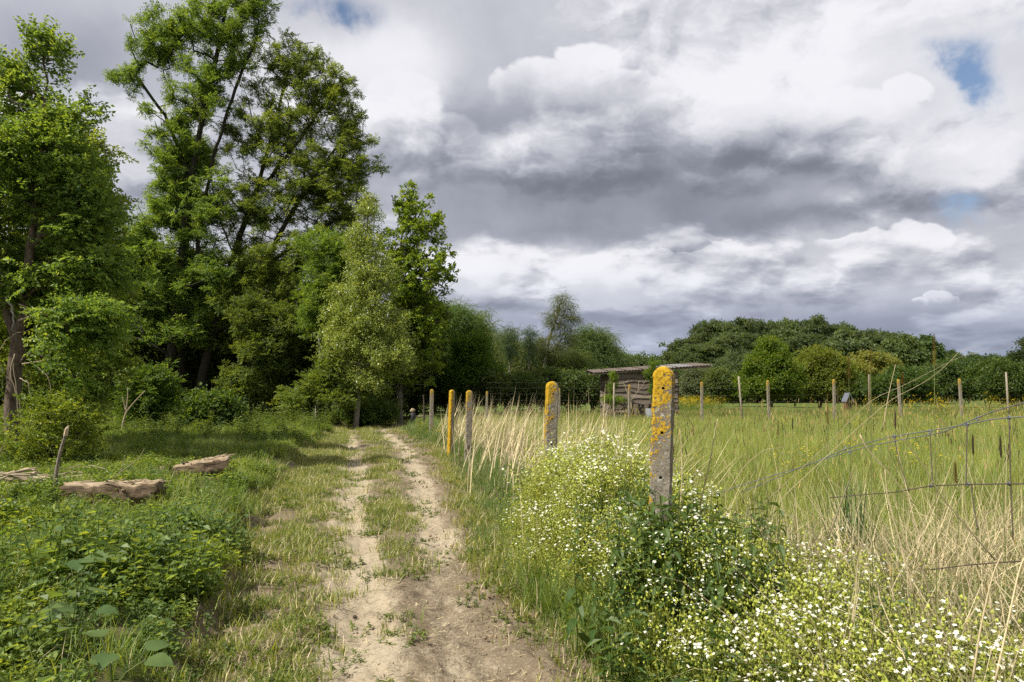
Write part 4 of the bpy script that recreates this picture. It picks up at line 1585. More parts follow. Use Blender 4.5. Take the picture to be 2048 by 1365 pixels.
a_, b_ = on_ground(150, 1006), on_ground(296, 1016)
b_[1] += .1
a_[2] += .12; b_[2] += .15
CLEAR = [((a_[0] + b_[0]) / 2, min(a_[1], b_[1]) - .15, .7, .42)]
lg = log('log', 'thick split log with torn pale top and dark broken end on the left bank', a_, b_, .22, .55, 3)
a_, b_ = on_ground(360, 955), on_ground(448, 950)
a_[2] += .10; b_[2] += .16
CLEAR.append(((a_[0] + b_[0]) / 2 - .2, min(a_[1], b_[1]) - .2, .85, .6))
log('log', 'smaller rotten log with pale crumbling wood behind the thick split log', a_, b_, .21, .55, 7)
for lo in [o for o in list(bpy.data.objects) if o.name.startswith('log') and o.type == 'MESH']:
    co_ = np.array([v.co for v in lo.data.vertices])
    tops_ = co_[co_[:, 2] > np.percentile(co_[:, 2], 72)]
    ax = co_[np.argmax(co_[:, 0])] - co_[np.argmin(co_[:, 0])]
    ax[2] = 0; ax /= np.linalg.norm(ax)
    for i in range(22):
        c = tops_[rng.integers(len(tops_))]
        d = ax * rng.uniform(.06, .20) + rv(.03); d[2] = abs(d[2]) * .8
        mb = MB(); mb.tube([c - d - (0, 0, .015), c, c + d + (0, 0, .012)], [.007, .009, .002], 4, rng.random())
        mb.build('splinter', (M_chip, M_twig, M_log)[i % 3], lo)
    for i in range(16):
        c = co_[rng.integers(len(co_))]
        if c[2] < np.percentile(co_[:, 2], 25): continue
        mb = MB(); mb.box(c, rng.uniform(.03, .08), rng.uniform(.015, .035), rng.uniform(.012, .03), np.array(Euler(tuple(rng.random(3) * 3)).to_matrix()), rng.random())
        mb.build('bark_flake', (M_darktwig, M_log)[i % 2], lo)
sp_ = on_ground(345, 952)
rt = empty('rotten_stump', tuple(sp_))
tag(rt, 'low crumbled stump of reddish shards left of the smaller rotten log', 'stump')
for i in range(14):
    mb = MB()
    a = rng.random() * 6.28
    b = np.array([math.cos(a) * .16, math.sin(a) * .14, -.03])
    mb.tube([b, b + (rng.normal() * .12, rng.normal() * .08, rng.uniform(.08, .22))], [rng.uniform(.03, .06), .012], 5, rng.random())
    mb.build('shard', M_chip if i % 2 else M_log, rt)
bp_ = on_ground(50, 985)
br = empty('brushwood_pile', tuple(bp_))
tag(br, 'pile of cut sticks and split wood under the scarred oak', 'brushwood')
CLEAR.append((bp_[0], bp_[1] - .1, .9, .8))
for i in range(34):
    mb = MB()
    c = np.array([rng.uniform(-.55, .55), rng.uniform(-.25, .9), rng.uniform(.03, .28)])
    a = rng.normal() * .5 + (0 if rng.random() < .7 else 1.2)
    L = rng.uniform(.25, .75)
    d = np.array([math.cos(a), math.sin(a) * .6, rng.normal() * .14]) * L / 2
    r = rng.choice([.010, .016, .026, .05], p=[.4, .3, .2, .1])
    mb.tube([c - d, c + rv(.02), c + d], [r, r * .9, r * .7], 6, rng.random())
    mb.build('stick', M_chip if r > .02 or rng.random() < .4 else M_twig, br)
M_stick = bark_mat('stick_bark', (.10, .08, .06), (.34, .29, .23), 12)
st = sticks('leaning_stick', 'upright weathered stick leaning right on the left bank', 'stick', [[(108, 990), (112, 945), (120, 905), (130, 872), (136, 853)]], .026, M_stick, 8.4, partname='shaft')
mb = MB(); q = P(136, 853, 8.4); b0 = P(108, 990, 8.4)
mb.tube([P(131, 872, 8.39) - b0, P(134, 858, 8.39) - b0, q + (0.012, 0, .01) - b0], [.024, .022, .004], 6, .9)
o = mb.build('broken_tip', M_chip, st); o['label'] = 'orange-brown freshly broken tip'
oak = bpy.data.objects['oak_tree']
ob = oak.location
for k, (pth, r) in enumerate([([(38, 640), (75, 628), (120, 612), (165, 606), (205, 598)], .020), ([(38, 608), (62, 620), (85, 633), (100, 636)], .014), ([(45, 728), (80, 724), (120, 718), (165, 710)], .016), ([(62, 724), (80, 738), (95, 752), (101, 775), (100, 800)], .012),
                              ([(30, 708), (20, 745), (28, 775), (34, 800), (38, 850)], .013), ([(25, 720), (30, 760), (40, 810), (48, 860), (50, 930)], .010), ([(0, 700), (12, 682), (30, 668), (60, 660)], .009), ([(10, 596), (24, 612), (28, 640), (24, 665)], .028), ([(40, 756), (58, 768), (60, 788)], .012)]):
    pts = np.array([P(x, y, 13.1) for x, y in pth])
    t = np.linspace(0, 1, len(pts)); tt = np.linspace(0, 1, 12)
    pts = np.stack([np.interp(tt, t, pts[:, i]) for i in range(3)], -1) + rng.normal(size=(12, 3)) * .008
    mb = MB(); mb.tube(pts - np.array(ob), np.linspace(r, r * .5, 12), 5, rng.random())
    mb.build('dead_branch', M_twig if k not in (7,) else M_bark_pale, oak, smooth=True)
sticks('dead_sapling', 'pale forked dead sapling at the dark opening of the wood', 'sapling', [[(243, 866), (246, 845), (252, 825), (268, 805), (290, 782)], [(250, 832), (255, 800), (256, 775)], [(252, 826), (248, 805), (244, 795)]], .035, M_twig, 22)
sticks('bent_stem', 'thin bare bent stem rising behind the thick split log', 'stem', [[(222, 962), (240, 945), (262, 930), (280, 915), (289, 897)], [(240, 945), (247, 925), (250, 910)]], .007, M_twig, 9.2)
sticks('dead_twig', 'short pale dead twig before the dark opening of the wood', 'twig', [[(328, 864), (328, 848), (324, 832), (320, 822)], [(328, 850), (312, 853), (305, 851)]], .02, M_twig, 25)
p0 = on_ground(836, 1160)
sticks('fallen_twig', 'dark curved twig lying across the right wheel rut', 'twig', [[(834, 1152), (838, 1163), (848, 1172, -.03), (866, 1178, -.05), (886, 1174, -.04), (907, 1160, 0)], [(872, 1177, -.05), (880, 1170, -.02)]], .007, M_darktwig, p0[1])
for (px, py, L, lab) in [(696, 1033, .085, 'small dark strip of bark on the left wheel rut'), (710, 1232, .03, 'tiny dark twig on the left rut near the bottom')]:
    p = on_ground(px, py)
    z = float(track_top(p[0], p[1]))
    mb = MB(); mb.tube([(-L / 2, 0, .012), (0, .006, .018), (L / 2, 0, .012)], [.010, .014, .008], 5)
    o = mb.build('bark_piece', M_darktwig, None, loc=(p[0], p[1], z)); tag(o, lab, 'bark')

# ------------------------------------------------------------------ ground cover
def place(d0, y0, y1, mask, fall=6.0, wide=.86, x0=None, x1=None):
    """random points on the ground, d0 per square metre near the camera and fewer far off, kept where mask says"""
    xs_, ys_ = [], []
    y = y0
    while y < y1:
        dy = .25 if y < 10 else .6
        lo, hi = -wide * (y + dy) - .6, wide * (y + dy) + .6
        n = rng.poisson((hi - lo) * dy * d0 / (1 + y / fall))
        xs_.append(rng.uniform(lo, hi, n)); ys_.append(rng.uniform(y, y + dy, n))
        y += dy
    x, y = np.concatenate(xs_), np.concatenate(ys_)
    keep = rng.random(len(x)) < mask(x, y)
    x, y = x[keep], y[keep]
    return x, y, land(x, y)


def sd(x, y):
    s = x - centre(y)
    return s, np.interp(y, CY, LE), np.interp(y, CY, RE)


def fence_x(y): return .95 - .185 * (y - 4.4)


def rz(n, tilt=.12):
    r = rng.normal(size=(n, 3)) * tilt
    r[:, 2] = rng.random(n) * 6.28
    return r


def cover(name, label, cat, srcs, x, y, z, s0, s1, color, grow_=.02, tilt=.12):
    n = len(x)
    scl = rng.uniform(s0, s1, n) * (1 + grow_ * y)
    o = scatter(name, srcs, np.stack([x, y, z], -1), rz(n, tilt), scl, color)
    tag(o, label, cat)
    return o


mound = lambda x, y: 0.0 * np.asarray(x, float)      # the heap is part of the ground itself
_land0 = land

G_short = [grass_src('short_grass_tuft', 34, .10, .035, .11, .005, (.4, 1.6), .5, 2, dead=.18) for _ in range(3)]
G_lush = [grass_src('lush_grass_tuft', 46, .16, .18, .42, .0075, (.5, 1.7), .35, 3, dead=.04) for _ in range(3)]
G_mead = [grass_src('meadow_grass_tuft', 64, .22, .34, .66, .0075, (.15, .9), .22, 3, heads=(1 if k_ == 0 else 0), dead=.02) for k_ in range(4)]
G_straw = [grass_src('dry_grass_tuft', 22, .20, .35, .95, .0055, (.1, 1.5), .5, 3, mats=[M_straw, M_straw, M_seed]) for _ in range(3)]
G_bent = [grass_src('bent_straw', 20, .22, .5, 1.15, .0052, (.4, 2.2), .9, 4, mats=[M_straw, M_straw, M_seed]) for _ in range(3)]
G_weed = [weed_src('weed_clump', 20, .17, .05, .24, .052, .030, 8) for _ in range(3)]
G_creep = [weed_src('creeping_weed', 18, .15, .010, .05, .028, .017, 4) for _ in range(3)]
G_nett = [weed_src('nettle_clump', 7, .14, .30, .58, .080, .028, 13) for _ in range(2)]


def stitch_src(name, flowers=26, buds=85, q0=.006, q1=.0105):
    mb = MB()
    for i in range(26):
        r, a = .15 * math.sqrt(rng.random()), rng.random() * 6.28
        b = np.array([r * math.cos(a), r * math.sin(a), 0]); H = rng.uniform(.16, .36)
        t = b + np.array([rng.normal() * .06, rng.normal() * .06, H])
        mb.tube([b, t], [.0018, .0012], 3, .6, 0, False)
        for k in range(5):
            az = rng.random() * 6.28
            leaf(mb, b + (t - b) * (.2 + .16 * k), (math.cos(az), math.sin(az), .5), (rng.normal() * .3, rng.normal() * .3, 1), rng.uniform(.025, .045), .007, rng.random(), 0)
    for i in range(buds):
        c = np.array([rng.normal() * .10, rng.normal() * .10, rng.uniform(.20, .37)]); q = rng.uniform(.0045, .008)
        V = [c + np.array(o) * q for o in ((1, 0, 0), (-.5, .87, 0), (-.5, -.87, 0), (0, 0, 1.5), (0, 0, -1))]
        mb.add(V, [(0, 1, 3), (1, 2, 3), (2, 0, 3), (1, 0, 4), (2, 1, 4), (0, 2, 4)], rng.random(), 1)
    cl_ = [rv(.10) for _ in range(4)]
    for i in range(flowers):
        cc = cl_[i % 4]
        c = np.array([cc[0] + rng.normal() * .028, cc[1] + rng.normal() * .028, rng.uniform(.31, .40)])
        n_ = rv(.35) + (0, -.2, 1); n_ /= np.linalg.norm(n_)
        s_ = np.cross(n_, (1, 0, 0)); s_ /= np.linalg.norm(s_); t_ = np.cross(n_, s_)
        q = rng.uniform(q0, q1)
        for k in range(5):
            an = k * 1.2566 + i
            d = s_ * math.cos(an) + t_ * math.sin(an)
            leaf(mb, c, d + n_ * .25, n_, q, q * .8, rng.random(), 2, .1)
    return src(name, mb, [M_leaf, M_bud, M_white])


def butter_src(name, n=5, H=(.45, .8), fl=.016):
    mb = MB()
    for i in range(n):
        b = rv(.10); b[2] = 0
        h = rng.uniform(*H)
        t = b + np.array([rng.normal() * .06, rng.normal() * .06, h])
        mb.tube([b, t], [.003, .002], 3, .5, 0, False)
        for k in range(4):
            az = rng.random() * 6.28
            leaf(mb, b + (t - b) * rng.uniform(.1, .6), (math.cos(az), math.sin(az), .4), (0, 0, 1), .07, .025, rng.random(), 0)
        for q in range(3):
            c = t + rv(.035)
            n_ = rv(.4) + (0, 0, 1)
            for k in range(5):
                an = k * 1.2566
                leaf(mb, c, (math.cos(an), math.sin(an), .35), n_, fl, fl * .9, rng.random(), 1, .1)
    return src(name, mb, [M_leaf, M_yellow])


G_stitch = [stitch_src('stitchwort_clump') for _ in range(3)]
G_stitch2 = [stitch_src('stitchwort_clump_green', 3, 52) for _ in range(2)]
G_bank = [stitch_src('stitchwort_bank_clump', 13, 95, .008, .013) for _ in range(3)]
G_butter = [butter_src('buttercup_clump') for _ in range(2)]

GR_TRACK = (.135, .170, .034)
GR_LUSH = (.080, .130, .032)
GR_MEAD = (.175, .216, .052)
GR_WEED = (.080, .135, .024)

# grass on the track: between the ruts and along its left shoulder
def m_track(x, y):
    s, le, re = sd(x, y)
    rw = np.interp(y, CY, RW)
    n = fbm(x * 1.3, y * 1.3, 3, 50) + .35 * fbm(x * 4, y * 4, 2, 51)
    mid = np.exp(-(s / (rw * .42)) ** 2) * ss(n, -.28, .25) * ss(y, 4.3, 6.0) * .9
    leftb = np.exp(-((s + rw + (le - rw) * .55) / ((le - rw) * .33)) ** 2) * ss(n, -.50, .05)
    rightb = ss(s, rw + .15, re) * ss(n, .05, .5) * .45
    edge = (ss(-s, le - .35, le + .1) + ss(s, re - .25, re + .15)) * ss(n, -.3, .3)
    inside = (s > -le - .3) & (s < re + .3)
    return np.clip(mid + leftb + rightb + edge, 0, 1) * inside * (y < 46)


x, y, z = place(380, 2.2, 46, m_track, 10)
cover('track_grass', 'short patchy grass growing between and beside the wheel ruts', 'grass', G_short, x, y, track_top(x, y) - .005, .7, 1.5, GR_TRACK, .03)
x, y, z = place(60, 2.2, 30, lambda x, y: m_track(x, y) * .7 + ((sd(x, y)[0] > -sd(x, y)[1]) & (sd(x, y)[0] < sd(x, y)[2])) * .06, 9)
cover('creeping_weeds', 'small flat weeds dotted over the track', 'weeds', G_creep, x, y, track_top(x, y), .5, 1.1, (.085, .125, .028), .03)

# litter on the bare soil
mb_l = []
for k in range(2):
    mb = MB()
    for i in range(26):
        c = np.array([rng.normal() * .16, rng.normal() * .16, .006]); a = rng.random() * 3.14; L = rng.uniform(.010, .045)
        d = np.array([math.cos(a), math.sin(a), rng.normal() * .1]) * L / 2
        s_ = np.array([-math.sin(a), math.cos(a), 0]) * rng.uniform(.001, .0025)
        mb.add([c - d - s_, c - d + s_, c + d + s_, c + d - s_], [(0, 1, 2, 3)], rng.random(), int(rng.random() < .3))
    mb_l.append(src('soil_litter', mb, [M_straw, M_darktwig]))


def m_lit(x, y):
    s, le, re = sd(x, y)
    a, b = rut_mask(s, y)
    return ((s > -le) & (s < re + .2)) * (.25 + .75 * ss(s, .2, re)) * (1 - .8 * a)


x, y, z = place(30, 2.2, 26, m_lit, 12)
cover('dry_litter', 'bits of straw and twig strewn over the track', 'litter', mb_l, x, y, track_top(x, y) + .002, .7, 1.3, (1, 1, 1), .02, .03)
# clods and small stones
mb_c = []
for k in range(3):
    mb = MB()
    for i in range(9):
        c = rv(.09); c[2] = 0; q = rng.uniform(.006, .020)
        V = np.array([(1, 0, 0), (-1, 0, 0), (0, 1, 0), (0, -1, 0), (0, 0, 1), (0, 0, -1)]) * rng.uniform(.6, 1.2, (6, 1)) * q + c
        mb.add(V, [(0, 2, 4), (2, 1, 4), (1, 3, 4), (3, 0, 4), (2, 0, 5), (1, 2, 5), (3, 1, 5), (0, 3, 5)], rng.random())
    mb_c.append(src('clod_cluster', mb, [plain_mat('soil_clod', (.24, .175, .11), .95, .4)]))
x, y, z = place(26, 2.2, 22, lambda x, y: m_lit(x, y) * ss(fbm(x * 1.5, y * 1.5, 2, 60), -.2, .4), 10)
cover('soil_clods', 'loose crumbs of earth and small stones on the track', 'soil', mb_c, x, y, track_top(x, y) + .002, .6, 1.3, (1, 1, 1), .02)

# left bank
def m_left(x, y):
    s, le, re = sd(x, y)
    n = fbm(x * .8, y * .8, 3, 70)
    return ss(-s, le - .05 + n * .25, le + .35 + n * .25) * (1 - .75 * ss(n, .22, .5))


def clear_logs(x, y):
    k = np.zeros_like(x)
    for (cx, cy_, rx, ry) in CLEAR:
        k = np.maximum(k, np.exp(-(((x - cx) / rx) ** 2 + ((y - cy_) / ry) ** 2) ** 2))
    return 1 - .93 * k


_m_left0 = m_left
m_left = lambda x, y: _m_left0(x, y) * clear_logs(x, y)
for nm, sgn, colr, lab in (('left_undergrowth', 1, (.125, .178, .034), 'yellowish leafy weeds covering patches of the left bank up to the wood'), ('left_undergrowth', -1, (.092, .142, .036), 'darker bluish leafy weeds between the yellowish ones on the left bank')):
    x, y, z = place(95, 2.0, 30, lambda x, y: m_left(x, y) * ss(sgn * fbm(x * 1.1, y * 1.1, 3, 72), -.14, .14), 11)
    n = len(x)
    hv = np.clip(.95 + 1.3 * fbm(x * 1.4, y * 1.4, 3, 73), .35, 1.7)
    o = scatter(nm, G_weed, np.stack([x, y, z - .01], -1), rz(n, .2), rng.uniform(.6, 1.25, n) * hv * (1 - .45 * ss(y, 4.5, 8)) * (1 + .012 * y), colr)
    tag(o, lab, 'weeds')
x, y, z = place(80, 2.0, 26, lambda x, y: m_left(x, y) * ss(fbm(x * .6, y * .6, 2, 77), -.30, .15), 10)
cover('bank_grass', 'lush grass tufts among the weeds of the left bank', 'grass', G_lush, x, y, z - .02, .35, .9, (.115, .165, .034), .015)
x, y, z = place(14, 2.0, 20, lambda x, y: m_left(x, y) * ss(fbm(x * .9, y * .9, 2, 79), .0, .4), 10)
cover('left_nettles', 'taller leafy weeds standing above the left bank', 'weeds', G_nett, x, y, z - .02, .45, .8, (.075, .130, .022), .01)
x, y, z = place(7, 20, 44, lambda x, y: (sd(x, y)[0] < -sd(x, y)[1] - .2) * 1.0, 30)
cover('wood_undergrowth', 'shaded undergrowth along the foot of the wood', 'undergrowth', G_nett + G_weed, x, y, z, .6, 1.2, (.080, .120, .026), .010)

# right verge
def m_verge(x, y):
    s, le, re = sd(x, y)
    fx = fence_x(y)
    n = fbm(x * 1.1, y * 1.1, 2, 90)
    return ss(s, re - .15 + n * .3, re + .35 + n * .3) * (x < fx + .45)


x, y, z = place(120, 2.0, 34, m_verge, 11)
s_, le_, re_ = sd(x, y)
hh = .45 + .55 * ss(s_, re_ + .1, re_ + .9)
n = len(x)
o = scatter('verge_grass', G_lush, np.stack([x, y, z + mound(x, y) - .02], -1), rz(n), rng.uniform(.6, 1.15, n) * hh * (1 + .014 * y), GR_LUSH)
tag(o, 'thick dark green grass on the right verge of the track', 'grass')
x, y, z = place(75, 2.0, 22, lambda x, y: ss(sd(x, y)[0], sd(x, y)[2] - .35, sd(x, y)[2]) * ss(sd(x, y)[0], sd(x, y)[2] + .4, sd(x, y)[2] + .1), 8)
cover('verge_edge_grass', 'shorter yellowish grass along the edge of the right verge', 'grass', G_short, x, y, np.maximum(z, track_top(x, y)) - .01, 1.1, 2.1, (.150, .172, .036), .02)

# meadow
x, y, z = place(52, 2.2, 30, lambda x, y: ss(x - fence_x(y), .1 + .5 * ss(y, 6, 9), .7 + 1.2 * ss(y, 6, 9)) * (1 - .55 * np.exp(-((x - 1.6) / .8) ** 2 - ((y - 3.2) / 1.0) ** 2)), 16)
n = len(x)
hs = (.62 + .38 * ss(y, 4, 9)) * (1 - .22 * ss(y, 12, 26))
o = scatter('meadow_grass', G_mead, np.stack([x, y, z - .03], -1), rz(n, .10), rng.uniform(.75, 1.1, n) * hs * (1 + .004 * y), GR_MEAD)
tag(o, 'tall yellow-green hay grass filling the meadow behind the posts', 'grass')
x, y, z = place(20, 3.5, 30, lambda x, y: ss(x - fence_x(y), .8, 2.2) * ss(fbm(x * .45, y * .30, 3, 93), .02, .30), 18)
n = len(x)
o = scatter('rough_meadow_grass', G_mead[:1] + G_lush, np.stack([x, y, z - .02], -1), rz(n, .15), rng.uniform(.9, 1.35, n) * (1 - .2 * ss(y, 12, 26)), (.105, .150, .042))
tag(o, 'darker rougher grass patches in the meadow', 'grass')
sp_mb = MB()
for i in range(3):
    b = rv(.15); b[2] = 0
    t = b + (rng.normal() * .05, rng.normal() * .05, rng.uniform(.62, .82))
    sp_mb.tube([b, t], [.0025, .0018], 3, .5, 0, False)
    d = (t - b) / np.linalg.norm(t - b)
    sp_mb.tube([t - d * .10, t - d * .07, t - d * .02, t], [.002, .0058, .005, .001], 5, rng.random(), 1)
G_spk = [src('dark_spike_group', sp_mb, [M_leaf, M_darkspike])]
x, y, z = place(2.2, 3.6, 22, lambda x, y: ss(x - fence_x(y), .9, 2.0) * ss(fbm(x * .7, y * .5, 2, 94), -.2, .3), 25)
cover('dark_seed_spikes', 'dark slender seed spikes scattered through the meadow grass', 'grass', G_spk, x, y, z, .8, 1.1, (.12, .16, .05), .0, .08)
x, y, z = place(3, 8, 28, lambda x, y: ss(x - fence_x(y), .6, 1.5) * ss(fbm(x * .5, y * .5, 2, 95), -.1, .4), 40)
cover('meadow_buttercups', 'yellow buttercups sprinkled through the meadow grass', 'flowers', G_butter, x, y, z, .65, .95, (.09, .14, .03), .0)
x, y, z = place(5, 25.2, 29, lambda x, y: (x > 9) * ss(fbm(x * .45, y * .3, 2, 96), -.25, .2) * ss(x, 8, 15), 60)
cover('fence_flowers', 'tall yellow flowers massed along the far fence on the right', 'flowers', G_butter, x, y, z, 1.2, 1.6, (.08, .13, .03), .0)
x, y, z = place(8, 27, 45, lambda x, y: (x > fence_x(y) + .5) * 1.0, 20)
cover('field_grass', 'rough grass beyond the far fence', 'grass', G_mead, x, y, z - .1, .6, .9, (.12, .16, .035), .01)
x, y, z = place(6, 45, 60, lambda x, y: (x > 11.3) * (x < 14.6) * 1.0, 200)
cover('yellow_field', 'strip of yellow flowering field behind the far fence', 'flowers', G_butter, x, y, z, 1.3, 1.7, (.10, .15, .03), .0)

# dead straw stalks between the posts, combed to the right
def straw(name, label, n, fx, D0, D1, L0, L1, lean, az0=0.0, w=.006, spread=.35):
    mb = MB()
    for i in range(n):
        y_ = D0 * (D1 / D0) ** rng.random()
        x_ = fx(y_) + rng.normal() * spread
        zb = float(land(x_, y_)) + (float(mound(x_, y_)) if y_ < 9 else 0)
        az = az0 + rng.normal() * .75
        blade(mb, (x_, y_, zb), az, abs(rng.normal() * .25 + lean), rng.uniform(L0, L1), w * (1 + .05 * y_) * rng.uniform(.7, 1.3), rng.uniform(-.2, .9), rng.random(), 4)
    o = mb.build(name, M_straw)
    tag(o, label, 'dry grass', kind='stuff')
    return o


straw('dry_stalks', 'pale dead grass stalks combed to the right between the posts', 760, lambda y: fence_x(y) + .50, 8.0, 24, .85, 1.6, .50, .1, .0105, .36)
straw('dry_stalks', 'dead straw tangle behind the second lichen post', 260, lambda y: fence_x(y) + 1.2, 7.4, 12, .7, 1.4, .65, .1, .009, .5)
straw('dry_stalks', 'dry grass tangle along the far left end of the meadow', 500, lambda y: fence_x(y) + 2.2, 17, 27, .5, 1.1, .5, .1, .006, 1.2)
straw('straw_mat', 'flattened straw heap behind the white flowers between the posts', 500, lambda y: .72, 6.9, 7.9, .2, .5, 1.35, 0, .006, .30)

# right foreground tangle
fm2 = lambda x, y: np.exp(-((x - 1.36) / .46) ** 2 - ((y - 3.4) / .8) ** 2)


def m_right(x, y):
    return (1 - .8 * fm2(x, y)) * ss(x, .90 + .06 * y, 1.65) * (1 - ss(y, 4.3, 5.6))


x, y, z = place(100, 1.9, 5.8, m_right, 20)
cover('dry_tangle', 'tangle of dry bent grass along the sagging wire fence', 'dry grass', G_straw + G_bent + G_bent, x, y, z - .02, .55, 1.15, (1, 1, 1), .0, .3)
x, y, z = place(70, 1.9, 5.6, m_right, 20)
cover('green_tangle', 'green grass growing through the dry tangle at the right', 'grass', G_lush, x, y, z - .02, .9, 1.6, (.105, .150, .036), .0, .2)

# stitchwort
pts = []
for i in range(760):
    a, r = rng.random() * 6.28, math.sqrt(rng.random())
    x_, y_ = .84 + .76 * r * math.cos(a), 6.2 + 1.5 * r * math.sin(a)
    pts.append((x_, y_))
pts = np.array(pts)
kp = fbm(pts[:, 0] * 2.2, pts[:, 1] * 1.6, 3, 34) > -.34 + .25 * rng.random(len(pts))
pts = pts[kp]
z = land(pts[:, 0], pts[:, 1]) + mound(pts[:, 0], pts[:, 1]) - .03
o = scatter('white_flower_bank', G_bank + G_bank[:2] + G_stitch2, np.column_stack([pts, z]), rz(len(pts), .18), rng.uniform(.5, 1.3, len(pts)) * (1 + .5 * fbm(pts[:, 0] * 3, pts[:, 1] * 3, 2, 35)), (.225, .260, .075))
tag(o, 'bank of small white starry flowers between the two nearest posts', 'flowers')
n = 90
x, y = rng.normal(.86, .45, n), rng.normal(6.4, .8, n)
o = scatter('bank_grass_blades', G_lush + G_straw[:1] + G_nett[:1], np.column_stack([x, y, land(x, y) - .02]), rz(n, .2), rng.uniform(.6, 1.1, n), (.105, .150, .036))
tag(o, 'grass, nettles and dry blades poking through the white flower bank', 'grass')
n = 300
y = rng.uniform(3.4, 8.0, n)
x = np.maximum(centre(y) + np.interp(y, CY, RE) + .12, .02) + rng.random(n) ** 1.5 * .55
o = scatter('bank_front_grass', G_lush, np.column_stack([x, y, land(x, y) + mound(x, y) - .02]), rz(n), rng.uniform(.5, 1.05, n), (.105, .155, .032))
tag(o, 'long green grass fringing the white flower bank on the track side', 'grass')
x, y, z = place(92, 2.2, 4.6, lambda x, y: ss(x, .50 + .02 * y, .85) * np.clip(.10 + 1.1 * fm2(x, y) + .5 * ss(fbm(x * 1.6, y * 1.6, 2, 98), .05, .4), 0, 1) * (1 - ss(x, 1.75, 2.2)), 30)
cover('white_flower_tangle', 'white starry flowers and yellow-green buds in the right foreground', 'flowers', G_stitch2[:1] + G_stitch[:2], x, y, z, .8, 1.3, (.185, .225, .055), .0, .18)
x, y, z = place(30, 2.3, 5.4, lambda x, y: (1 - .85 * fm2(x, y)) * ss(x, .42, .75) * (1 - ss(x, 1.5, 2.1)) * (y > 2.4), 30)
cover('nettle_bed', 'dark green nettles crowding between the white flowers', 'nettles', G_nett, x, y, z, .65, 1.0, (.055, .095, .022), .0, .15)

n = 58
x, y = rng.uniform(.62, 1.36, n), rng.uniform(3.85, 4.32, n)
o = scatter('post_foot_flowers', G_nett + G_stitch[:1] + G_stitch2[:1], np.column_stack([x, y, land(x, y) + mound(x, y) - .02]), rz(n, .15), rng.uniform(.75, 1.1, n), (.072, .115, .030))
tag(o, 'flowers and nettles hiding the foot of the nearest post', 'flowers')

# single nettles that stand out
M_nettle = M_leaf
nstem = MB(); nstem.tube([(0, 0, 0), (.015, 0, .35), (.0, .01, .68)], [.004, .0035, .002], 4, .4)
nstem_me = nstem.mesh('stem', [M_leaf])
nl = MB()
for sgn in (-1, 1):
    pass
def nettle_leaf():
    mb = MB()
    n = 5
    V = [(0, 0, 0)]
    for i in range(1, n):
        t = i / n
        w = .025 * math.sin(math.pi * t ** .75) * 1.0
        z = -.05 * t * t
        V += [(t * .11, -w, z + .008), (t * .11, 0, z - .003), (t * .11, w, z + .008)]
    V.append((.115, 0, -.062))
    Fc = [(0, 2, 1), (0, 3, 2)]
    for i in range(n - 2):
        a = 1 + 3 * i
        Fc += [(a, a + 1, a + 4, a + 3), (a + 1, a + 2, a + 5, a + 4)]
    a = 1 + 3 * (n - 2); e = len(V) - 1
    Fc += [(a, a + 1, e), (a + 1, a + 2, e)]
    mb.add(V, Fc, .5)
    return mb.mesh('leaf', [M_leaf])


nleaf = nettle_leaf()
nspots = []
for i in range(26):
    px, py = rng.uniform(1150, 1560), rng.uniform(1070, 1330)
    if i < 5: px, py = (1240, 1015)[0] + i * 45 - 20, 1120
    nspots.append((px, py))
for i, (px, py) in enumerate(nspots):
    p = on_ground(px, py + 60)
    root = empty('nettle', (p[0], p[1], float(land(p[0], p[1])) + float(mound(p[0], p[1]))), rng.random() * 6.28)
    root.scale = (s := rng.uniform(.75, 1.15), s, s)
    root.rotation_euler[0] = rng.normal() * .12
    tag(root, 'tall dark green nettle standing among the white flowers', 'nettle', 'nettles standing in the white flowers')
    o = link('stem', nstem_me, root); o.color = (.06, .085, .03, 1)
    for k in range(7):
        zz = .18 + .50 * k / 6
        for q in (0, 1):
            l = link('leaf', nleaf, root, (.01, 0, zz))
            l.rotation_euler = (rng.normal() * .15, rng.uniform(.1, .5), k * 1.57 + q * 3.14 + rng.normal() * .2)
            sc = 1.15 - .75 * (k / 6) ** 1.5
            l.scale = (sc, sc, sc)
            l.color = (.058, .098, .024, 1)

# broad-leaved plants on the left bank
def broad_leaf():
    mb = MB()
    n = 7
    V, Fc = [], []
    for i in range(n + 1):
        t = i / n
        w = .46 * math.sin(math.pi * min(1, (t * .93 + .05)) ** .72)
        z = .10 * math.sin(t * 2.2) - .20 * t * t
        for k, q in enumerate((-1, -.5, 0, .5, 1)):
            V.append((t, q * w * (1 + .06 * math.sin(i * 2.5)), z - .05 * (1 - abs(q)) + .03 * math.sin(i * 1.9 + q * 4)))
    for i in range(n):
        for k in range(4):
            a = i * 5 + k
            Fc.append((a, a + 1, a + 6, a + 5))
    mb.add(V, Fc, .4)
    return mb.mesh('leaf', [M_leaf], smooth=True)


